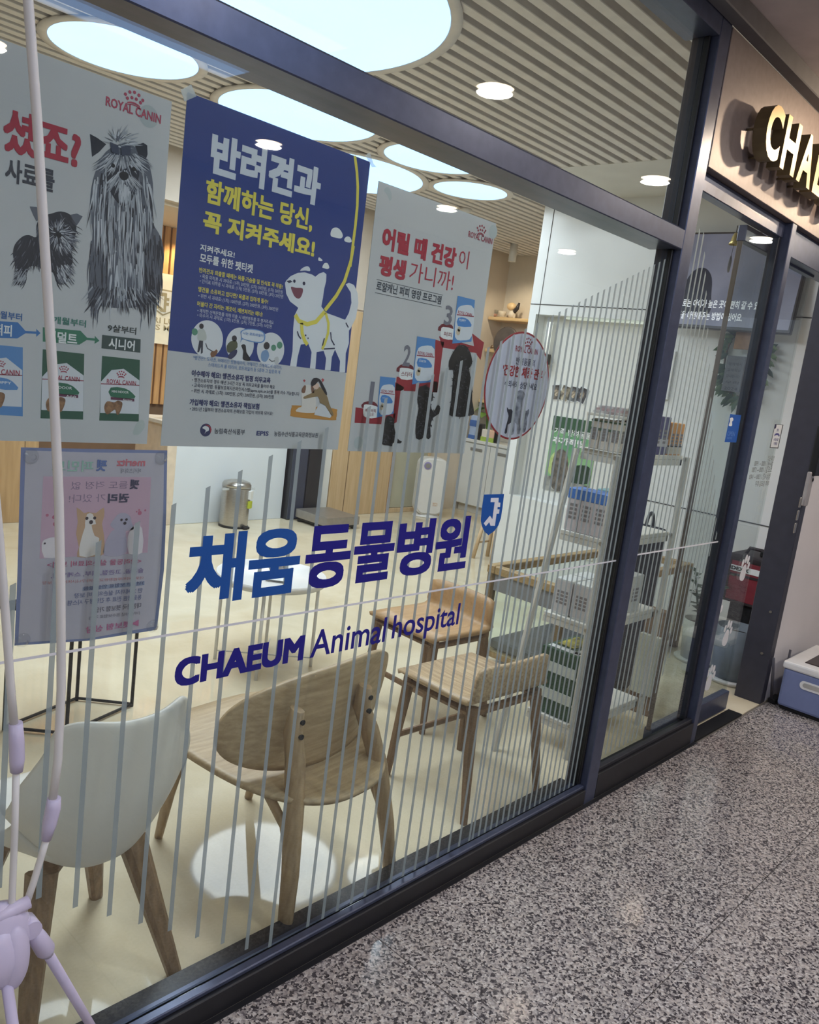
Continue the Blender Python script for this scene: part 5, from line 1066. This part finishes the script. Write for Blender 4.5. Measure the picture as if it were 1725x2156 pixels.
# ---------------------------------------------------------------- pet pen
t = thing('pet_pen', 'low oak framed pet pen with clear panels behind the ladder shelf', 'pen', (0, 0, 0))
PX0, PX1, PY0, PY1, PZ = 3.98, 5.60, .83, 1.34, .60
PW = wood('pen_oak', (178, 152, 110), (150, 124, 84), 'x', scale=8)
for x in (PX0, PX1):
    for y in (PY0, PY1): b = BM(); bar(b, (x, y, 0), (x, y, PZ-.001), .055); obj('post', b, wood('pen_post', (132, 112, 82), (110, 92, 66), 'z'), t)
for q in ((PX0-.028, PX1+.028, PY1-.028, PY1+.028), (PX0-.028, PX1+.028, PY0-.028, PY0+.028)): b = BM(); box(b, *q, PZ-.03, PZ+.02, .004); obj('top_rail', b, PW, t)
for x in (PX0, PX1): b = BM(); box(b, x-.028, x+.028, PY0+.03, PY1-.03, PZ-.03, PZ+.018, .004); obj('top_rail', b, PW, t)
b = BM(); box(b, PX0+.03, PX1-.03, PY0+.03, PY1-.03, .10, .16, .01); obj('cushion', b, mat('cushion_grey', (92, 92, 98), .8), t)
b = BM(); box(b, PX0+.01, PX1-.01, PY0+.01, PY1-.01, .05, .09, .003); obj('floor_board', b, PW, t)
for q in ((PX0-.004, PX0+.004, PY0+.03, PY1-.03), (PX0+.03, PX1-.03, PY1-.004, PY1+.004), (PX0+.03, PX1-.03, PY0-.004, PY0+.004)): b = BM(); box(b, *q, .09, PZ-.03); obj('clear_panel', b, GL, t)
b = BM()
for x in (PX0-.012,): box(b, x-.004, x+.006, PY0+.03, PY1-.03, PZ-.13, PZ-.03)
obj('grey_valance', b, mat('valance', (134, 134, 136), .6), t)
# tall dark cart behind the shelf
t = thing('shopping_cart_bag', 'tall black folding bag with two arched handles behind the ladder shelf', 'bag', (4.36, .62, 0))
BG = mat('bag_navy', (32, 34, 48), .7, var=.1, scale=20)
b = BM(); box(b, -.13, .13, -.09, .09, .10, 1.0, .03, seg=2); obj('body', b, BG, t)
b = BM(); box(b, -.12, .12, -.095, -.088, .2, .55, .002); obj('pocket', b, mat('bag_pocket', (40, 42, 56), .7), t)
for x in (-.07, .08):
    b = BM(); tube(b, [(x+.045*math.cos(a*math.pi/10), 0, .985+.09*math.sin(a*math.pi/10)) for a in range(11)], .010, 8); obj('handle', b, mat('handle_charcoal', (74, 74, 80), .5), t)
for x in (-.1, .1): b = BM(); tube(b, [(x, -.03, .05), (x, .03, .05)], .05, 16); obj('wheel', b, BLK, t)
b = BM(); box(b, -.11, .11, -.07, .07, .05, .12, .004); obj('chassis', b, BLK, t)

# ---------------------------------------------------------------- ladder shelf and its goods
SHM = mat('shelf_white', (214, 210, 202), .4, var=.03)
XR_ = 4.02
t = thing('ladder_shelf', 'white metal ladder shelf packed with product boxes behind the glass', 'shelf', (0, 0, 0))
for x, dx in ((3.315, -.24), (XR_, .10)):
    b = BM(); bar(b, (x, .285, 0), (x, .285, 1.452), .040, .026, up=(0, 1, 0)); obj('rear_post', b, SHM, t)
    b = BM(); bar(b, (x+dx, .535, 0), (x, .50, 1.45), .034, .024, up=(0, 1, 0)); obj('front_post', b, SHM, t)
for z, y1, e in ((1.435, .49, .0), (1.04, .53, .01), (.63, .55, .02), (.13, .555, .03)):
    b = BM(); box(b, 3.336, XR_-.015, .30, y1, z, z+.022, .003); box(b, 3.338, 3.355, .30, y1, z-.028, z); box(b, XR_-.035, XR_-.017, .30, y1, z-.028, z); box(b, 3.34, XR_-.02, .30, .315, z-.028, z); obj('shelf_board', b, SHM, t)
b = BM()
for x in (3.315, XR_):
    for z in (.17, .64, 1.05, 1.44): tube(b, [(x-.0215, .285, z), (x-.027, .285, z)], .010, 10)
obj('bolt', b, STEEL, t)
def carton(x, y, z, w, d, h, c, lab, rows=(), top=None, rz=0, grp=None):
    t = thing('product_box', lab, 'box', (x, y, z), rz, grp); b = BM(); box(b, -w/2, w/2, -d/2, d/2, 0, h, .003)
    obj('carton', b, mat('carton_%d_%d_%d' % c, c, .5, var=.03, scale=30), t)
    for z0, z1, cc, nm in rows:
        b = BM(); box(b, -w/2-.0012, w/2+.0012, -d/2-.0012, d/2+.0012, z0*h, z1*h); obj(nm, b, mat('band_%d_%d_%d' % cc, cc, .5, var=.03, scale=30), t)
    b = BM()
    for k in range(4): z0 = h*(.30+.10*k); box(b, -w/2-.0016, -w/2-.001, -d*.32, d*.30, z0, z0+.012); box(b, -w*.32, w*.26, -d/2-.0016, -d/2-.001, z0, z0+.012)
    obj('small_print', b, mat('print_grey', (132, 126, 128), .6), t)
    if top: b = BM(); box(b, -w/2-.002, w/2+.002, -d/2-.002, d/2+.002, h*.76, h+.003, .003); obj('lid', b, mat('lid_%d_%d_%d' % top, top, .4, var=.03), t)
    return t
t = thing('display_case', 'white open case of small medicine boxes on top of the ladder shelf', 'case', (0, 0, 0))
b = BM(); box(b, 3.325, 3.66, .295, .485, 1.612, 1.625, .002); obj('top_board', b, SHM, t)
b = BM(); box(b, 3.325, 3.66, .295, .485, 1.4572, 1.4615, .001); obj('bottom_board', b, SHM, t)
b = BM(); box(b, 3.65, 3.66, .295, .485, 1.4615, 1.612, .001); obj('end_panel', b, SHM, t)
for y in (.297, .475): b = BM(); box(b, 3.327, 3.339, y, y+.009, 1.4615, 1.612, .001); obj('corner_post', b, SHM, t)
for k in range(3):
    carton(3.392, .335+.053*k, 1.462, .09, .05, .138, (206, 196, 186), ['small beige medicine box in the case, next to the rear post', 'small beige medicine box in the middle of its row of three', 'small beige medicine box at the room end of its row'][k], ((.62, .70, (82, 104, 84), 'green_line'), (.90, .96, (82, 104, 84), 'green_line')), grp='beige medicine boxes')
for k in range(2): carton(3.485, .345+.075*k, 1.462, .085, .068, .135, (184, 180, 186), ['grey medicine box with green dashes behind the beige ones', 'grey medicine box with green dashes at the room side'][k], ((.12, .18, (70, 110, 84), 'green_dash'),), grp='grey medicine boxes')
for k in range(2): carton(3.590, .345+.075*k, 1.462, .095, .068, .138, (176, 172, 184), ['grey medicine box with a dark plum line near the post', 'grey medicine box with a dark plum line at the room side'][k], ((.2, .26, (70, 36, 56), 'plum_line'),), grp='grey plum boxes')
for k in range(2): carton(3.715+.075*k, .36, 1.457, .070, .10, .185, (88, 82, 122), ['purple boxed supplement beside the mullion', 'purple boxed supplement next to the orange boxes'][k], ((.22, .42, (186, 182, 190), 'white_band'),), grp='purple supplement boxes')
for k in range(3): carton(3.865+.048*k, .35, 1.457, .044, .085, .160, (226, 160, 86), ['orange boxed supplement beside the purple ones', 'orange boxed supplement in the middle of its trio', 'orange boxed supplement at the end of the shelf'][k], ((.04, .26, (206, 196, 180), 'cream_band'), (.26, .30, (52, 44, 40), 'dark_line')), grp='orange supplement boxes')
# papers on the top board
for k, (w, c, lab) in enumerate(((.30, (222, 220, 218), 'white booklet lowest on the top of the ladder shelf'), (.28, (196, 170, 170), 'pinkish booklet in the pile on top of the ladder shelf'), (.26, (214, 214, 212), 'pale booklet topmost in the pile on the ladder shelf'))):
    b = BM(); box(b, 3.48-w/2+.01*k, 3.48+w/2+.01*k, .32, .46, 1.6255+.012*k, 1.637+.012*k, .001); t2 = obj('booklet', b, mat('booklet_%d' % k, c, .5, col2=(150, 130, 130), scale=40)); tag(t2, lab, 'booklet', 'booklets on the ladder shelf')
b = BM(); box(b, 3.70, 3.78, .42, .48, 1.4572, 1.66, .002); tag(obj('green_carton', b, mat('carton_dark_green', (44, 92, 66), .5)), 'narrow dark green carton behind the purple boxes on the ladder shelf', 'carton')
for k in range(3):
    carton(3.40, .345+.072*k, 1.062, .11, .068, .20, (206, 196, 200), ['blue-lidded box by the rear post on the middle shelf', 'blue-lidded box in the middle of its row of three', 'blue-lidded box at the room end of the middle shelf'][k], (), (74, 122, 200), grp='blue-lidded boxes')
carton(3.53, .38, 1.062, .12, .14, .205, (210, 214, 214), 'pale teal-topped box behind the blue-lidded boxes', (), (124, 170, 176))
for k in range(2):
    for j in range(2): carton(3.42+.15*j, .37+.105*k, .652, .13, .095, .175, (214, 216, 214), ['white carton with plum and green stripes by the rear post', 'white carton with stripes behind the first by the post', 'white carton with stripes at the room end of the shelf', 'white carton with stripes behind the room end one'][2*k+j], ((.06, .94, (200, 196, 198), 'side_panel'),), grp='white striped cartons')
carton(3.80, .40, .652, .12, .16, .19, (206, 206, 204), 'tall white carton on the fourth shelf seen past the mullion', ())
# green carrier box with tape and yellow label on the bottom shelf
t = thing('green_carton', 'big dark green carton with yellow label and white tape on the lowest shelf', 'carton', (3.46, .43, .152))
b = BM(); box(b, -.11, .20, -.105, .105, 0, .33, .01, seg=2); obj('body', b, mat('deep_green', (34, 74, 48), .45, var=.12, scale=10), t)
b = BM(); box(b, -.085, .02, -.085, -.05, .3305, .333); box(b, -.09, -.05, -.09, .085, .3305, .333); obj('white_label', b, WHI, t)
b = BM(); box(b, -.02, .16, -.02, .075, .3305, .3345); obj('yellow_label', b, mat('label_yellow', (220, 206, 70), .5, col2=(60, 60, 40), scale=26), t)
b = BM(); box(b, .04, .15, -.08, -.03, .3305, .35, .004); obj('leaflet', b, mat('leaflet_grey', (206, 204, 206), .5, col2=(60, 60, 66), scale=30), t)
for z in (.08, .215):
    b = BM(); box(b, -.113, -.110, -.10, .09, z, z+.05); box(b, -.113, .205, -.1085, -.1055, z, z+.012); obj('tape', b, mat('tape_white', (206, 212, 206), .4), t)
# brown board behind the shelf
t = thing('cardboard_sheet', 'brown cardboard sheet standing behind the ladder shelf foot', 'cardboard', (0, 0, 0))
b = BM(); box(b, 4.17, 4.23, .30, .42, 0, .60, .004); box(b, 4.17, 4.44, .42, .44, 0, .30, .003); obj('sheet', b, mat('cardboard', (128, 104, 80), .8, var=.1), t)
b = BM(); box(b, 4.145, 4.17, .30, .42, .12, .46, .003); obj('paper_flap', b, mat('paper_flap', (196, 196, 180), .6), t)

# ---------------------------------------------------------------- plants and bag by the door
t = thing('tall_pot_plant', 'dark leafy plant in a tall white pot with saucer', 'plant', (5.44, .60, 0))
PT = mat('pot_white', (206, 204, 194), .5, var=.05, scale=14)
b = BM(); lathe(b, [(.13, .0), (.14, .018), (.135, .022), (.0, .016)], seg=32); obj('saucer', b, PT, t)
b = BM(); lathe(b, [(.095, .018), (.118, .29), (.111, .29), (.104, .25), (.0, .25)], seg=32); obj('pot', b, PT, t)
b = BM(); lathe(b, [(.104, .255), (.0, .26)], seg=20); obj('soil', b, mat('soil', (58, 44, 34), .9, var=.2, scale=40), t)
for k in range(6):
    a = k*1.05+.3; tip = Vector((.11*math.cos(a), .11*math.sin(a), .52+.05*(k % 3))); b = BM(); tube(b, [(.02*math.cos(a), .02*math.sin(a), .25), (tip.x*.5, tip.y*.5, .40), tip], [.006, .005, .003], 6); st = obj('stem', b, LEAFD, t)
    for j in range(7):
        q_ = Vector((.02*math.cos(a), .02*math.sin(a), .29)).lerp(tip, .2+.8*j/6); b = BM(); s_ = 1 if j % 2 else -1
        leaf(b, q_, (math.cos(a+1.3*s_), math.sin(a+1.3*s_), .5), .085, .026, droop=.3, n=3); obj('leaf', b, LEAFD, st)
t = thing('grey_pot', 'wide grey planter on a white saucer just inside the doorway', 'pot', (5.28, .29, 0))
b = BM(); lathe(b, [(.145, 0), (.158, .022), (.15, .026), (.0, .018)], seg=36); obj('saucer', b, WPL, t)
b = BM(); lathe(b, [(.11, .022), (.125, .06), (.138, .36), (.13, .36), (.12, .30), (0, .30)], seg=36); obj('pot', b, mat('pot_grey', (110, 118, 126), .5, var=.06), t)
b = BM(); lathe(b, [(.122, .305), (0, .315)], seg=22); obj('soil', b, MATS['soil'], t)
t = thing('bag_stand', 'black fabric stool that carries the red sample bag', 'stool', (5.72, .49, 0))
b = BM(); box(b, -.09, .20, -.13, .02, 0, .43, .02, seg=2); obj('body', b, mat('fabric_black', (36, 38, 42), .9, var=.2, scale=40), t)
t = thing('red_bag', 'red sample bag with black trim and white lettered band by the door', 'bag', (5.74, .435, .432))
RB = mat('bag_red', (128, 40, 52), .6, var=.08, scale=20)
b = BM(); box(b, -.13, .20, -.15, .12, 0, .30, .02, seg=2); obj('body', b, RB, t)
b = BM(); box(b, -.135, .205, -.155, .125, .285, .335, .016, seg=2); obj('lid', b, mat('bag_black', (44, 36, 40), .6), t)
b = BM(); box(b, -.1335, -.130, -.153, .122, .215, .255); box(b, -.13, .2, -.1535, -.150, .215, .255); bd = obj('white_band', b, WHI, t)
b = BM(); text_bm(b, 'IDEXX', -.02, .222, .11, .248, -.1342, .045, True, 'yz'); obj('lettering', b, BLK, bd)
b = BM(); box(b, -.1345, -.130, -.155, -.135, .0, .30); box(b, -.1345, -.130, .105, .122, 0, .30); box(b, -.136, -.13, -.15, .12, -.0, .015); box(b, -.136, -.13, -.15, .12, .185, .200); obj('trim', b, MATS['bag_black'], t)
b = BM(); tube(b, [(-.02, .06, .33), (-.02, .04, .375), (-.02, -.05, .375), (-.02, -.08, .33)], .012, 8); obj('handle', b, MATS['bag_black'], t)
b = BM(); box(b, -.05, .03, -.11, -.04, .335, .375, .006); obj('buckle', b, BLK, t)

# ---------------------------------------------------------------- reception behind the counter
sl = sroot('trim_6')
SW = wood('reception_slat', (214, 166, 110), (190, 142, 90), 'z', scale=7)
sb = None
for k in range(40):
    if sb is None: b = BM(); box(b, -.032, .032, -.05, 0, 1.0, 2.84, .004); o = obj('slat', b, SW, sl, (3.2+.085*k, 6.56, 0)); sb = o.data
    else: o = bpy.data.objects.new('slat', sb); C.objects.link(o); o.parent = sl; o.location = Vector((3.2+.085*k, 6.56, 0))*S
t = thing('crest_sign', 'pale lit crest plate with shield emblem on the reception slats', 'sign', (4.62, 6.50, 2.0))
b = BM(); plate(b, rrect(-.30, .30, -.36, .36, .02), -.04, .04); obj('plate', b, mat('crest_plate', (226, 214, 188), .5, emit=.25, var=.03), t)
CG = mat('crest_gold', (176, 160, 122), .4)
b = BM(); plate(b, [(-.15, .20), (.15, .20), (.15, .06), (.10, -.02), (0, -.07), (-.10, -.02), (-.15, .06)], -.044, .003); obj('shield', b, CG, t)
b = BM(); plate(b, [(-.135, .185), (.135, .185), (.135, .06), (.09, -.01), (0, -.053), (-.09, -.01), (-.135, .06)], -.0465, .002); plate(b, [(-.28, -.255), (-.02, -.235), (-.02, -.245), (-.28, -.265)], -.044); obj('shield_field', b, mat('crest_white', (240, 234, 220), .5), t)
b = BM(); plate(b, [(-.06, .165), (.03, .165), (.03, .12), (.06, .12), (.06, .09), (.03, .09), (.03, .07), (.06, .07), (.06, .04), (.03, .04), (.03, -.03), (-.03, -.03), (-.06, .0), (-.1, -.03), (-.075, .03), (-.03, .02), (0, .0), (0, .13), (-.06, .13)], -.0485); text_bm(b, 'VERI', -.24, -.15, -.02, -.09, -.0445, .01); text_bm(b, 'TAS', -.24, -.22, -.02, -.165, -.0445, .01); text_bm(b, 'LUX', .02, -.15, .22, -.09, -.0445, .01); text_bm(b, 'MEA', .02, -.22, .22, -.165, -.0445, .01); obj('crest_lettering', b, CG, t)
b = BM()
for s_ in (-1, 1):
    for k in range(6): leaf(b, (s_*(.12+.012*k), -.043, -.28+.02*k-.03), (s_*1, 0, .5), .09, .016, up=(0, 1, 0), droop=0, n=3); leaf(b, (s_*(.15+.006*k), -.043, .19+.02*k), (s_*.8, 0, .7), .08, .014, up=(0, 1, 0), droop=0, n=3)
obj('laurel', b, mat('laurel_white', (242, 236, 222), .5), t)
for k, x in enumerate((3.7, 4.75, 5.6)):
    t = thing('reception_downlight', ['first small warm downlight over the reception slats, above the leaflet stand side', 'small warm downlight over the reception slats above the crest sign', 'last small warm downlight over the reception slats toward the oak door'][k], 'lamp', (x, 6.34, 2.84), 0, 'reception downlights')
    b = BM(); lathe(b, [(.07, -.001), (.07, -.008), (.055, -.008)], seg=22); obj('ring', b, WPL, t)
    b = BM(); lathe(b, [(.055, -.005), (0, -.005)], seg=22); obj('lens', b, mat('warm_lens', (255, 236, 200), .4, emit=6), t)
    l = bpy.data.lights.new('reception_lamp', 'SPOT'); l.cycles.use_multiple_importance_sampling = False; l.energy = 24; l.color = (1, .74, .45); l.spot_size = 2.0; l.spot_blend = .5; l.shadow_soft_size = .04
    o = bpy.data.objects.new('reception_lamp', l); C.objects.link(o); o.location = Vector((x, 6.30, 2.80))*S
for k, y in enumerate((3.4, 4.6)):     # warm lamps in the alcove
    t = thing('alcove_spotlight', ['white cylinder spotlight at the near end of the alcove ceiling', 'white cylinder spotlight hanging over the oak wall shelves'][k], 'lamp', (8.0, y, CEIL))
    b = BM(); tube(b, [(0, 0, 0), (0, 0, -.20)], .045, 18); obj('body', b, WPL, t)
    l = bpy.data.lights.new('alcove_lamp', 'SPOT'); l.cycles.use_multiple_importance_sampling = False; l.energy = 22; l.color = (1, .82, .60); l.spot_size = 1.9; l.spot_blend = .6; l.shadow_soft_size = .04
    o = bpy.data.objects.new('alcove_lamp', l); C.objects.link(o); o.location = Vector((8.0, y, CEIL-.22))*S; o.rotation_euler = Vector((.55, .1, -.9)).to_track_quat('-Z', 'Y').to_euler()
t = thing('oak_desk', 'oak panelled desk end at the edge of the reception', 'desk', (0, 0, 0))
b = BM(); box(b, 1.9, 3.02, 5.55, 6.1, 0, 1.02, .004); obj('panel', b, mat('desk_oak', (190, 156, 112), .5, col2=(168, 134, 92), scale=5, stretch=(6, 6, .6)), t)
b = BM(); box(b, 1.86, 3.06, 5.52, 6.12, 1.02, 1.06, .004); obj('top', b, mat('desk_top', (206, 182, 146), .4), t)
b = BM(); box(b, 2.90, 2.905, 5.546, 5.551, .02, 1.0); obj('joint', b, MATS['joint_brown'], t)
p = at(344, 905, 5.3); t = thing('leaflet_stand', 'white leaflet stand with blue edge on the reception counter', 'stand', (4.2, 5.32, .966))
b = BM(); box(b, -.11, .11, -.05, .06, 0, .03, .006); box(b, -.11, .11, .03, .05, .03, .26, .006); obj('stand', b, WPL, t)
b = BM(); box(b, -.03, .09, -.0, .012, .03, .22, .001); obj('leaflet', b, mat('leaflet_blue', (222, 222, 228), .5, col2=(150, 170, 210), scale=16), t)
b = BM(); box(b, -.03, .09, -.002, .0, .195, .222); obj('leaflet_head', b, B1, t)
t = thing('ceiling_camera', 'small white ceiling sensor on the slats above the oak shelves', 'sensor', (6.3, 3.95, CEIL))
b = BM(); lathe(b, [(.06, -.001), (.06, -.02), (.04, -.045), (0, -.05)], seg=20); obj('dome', b, WPL, t)
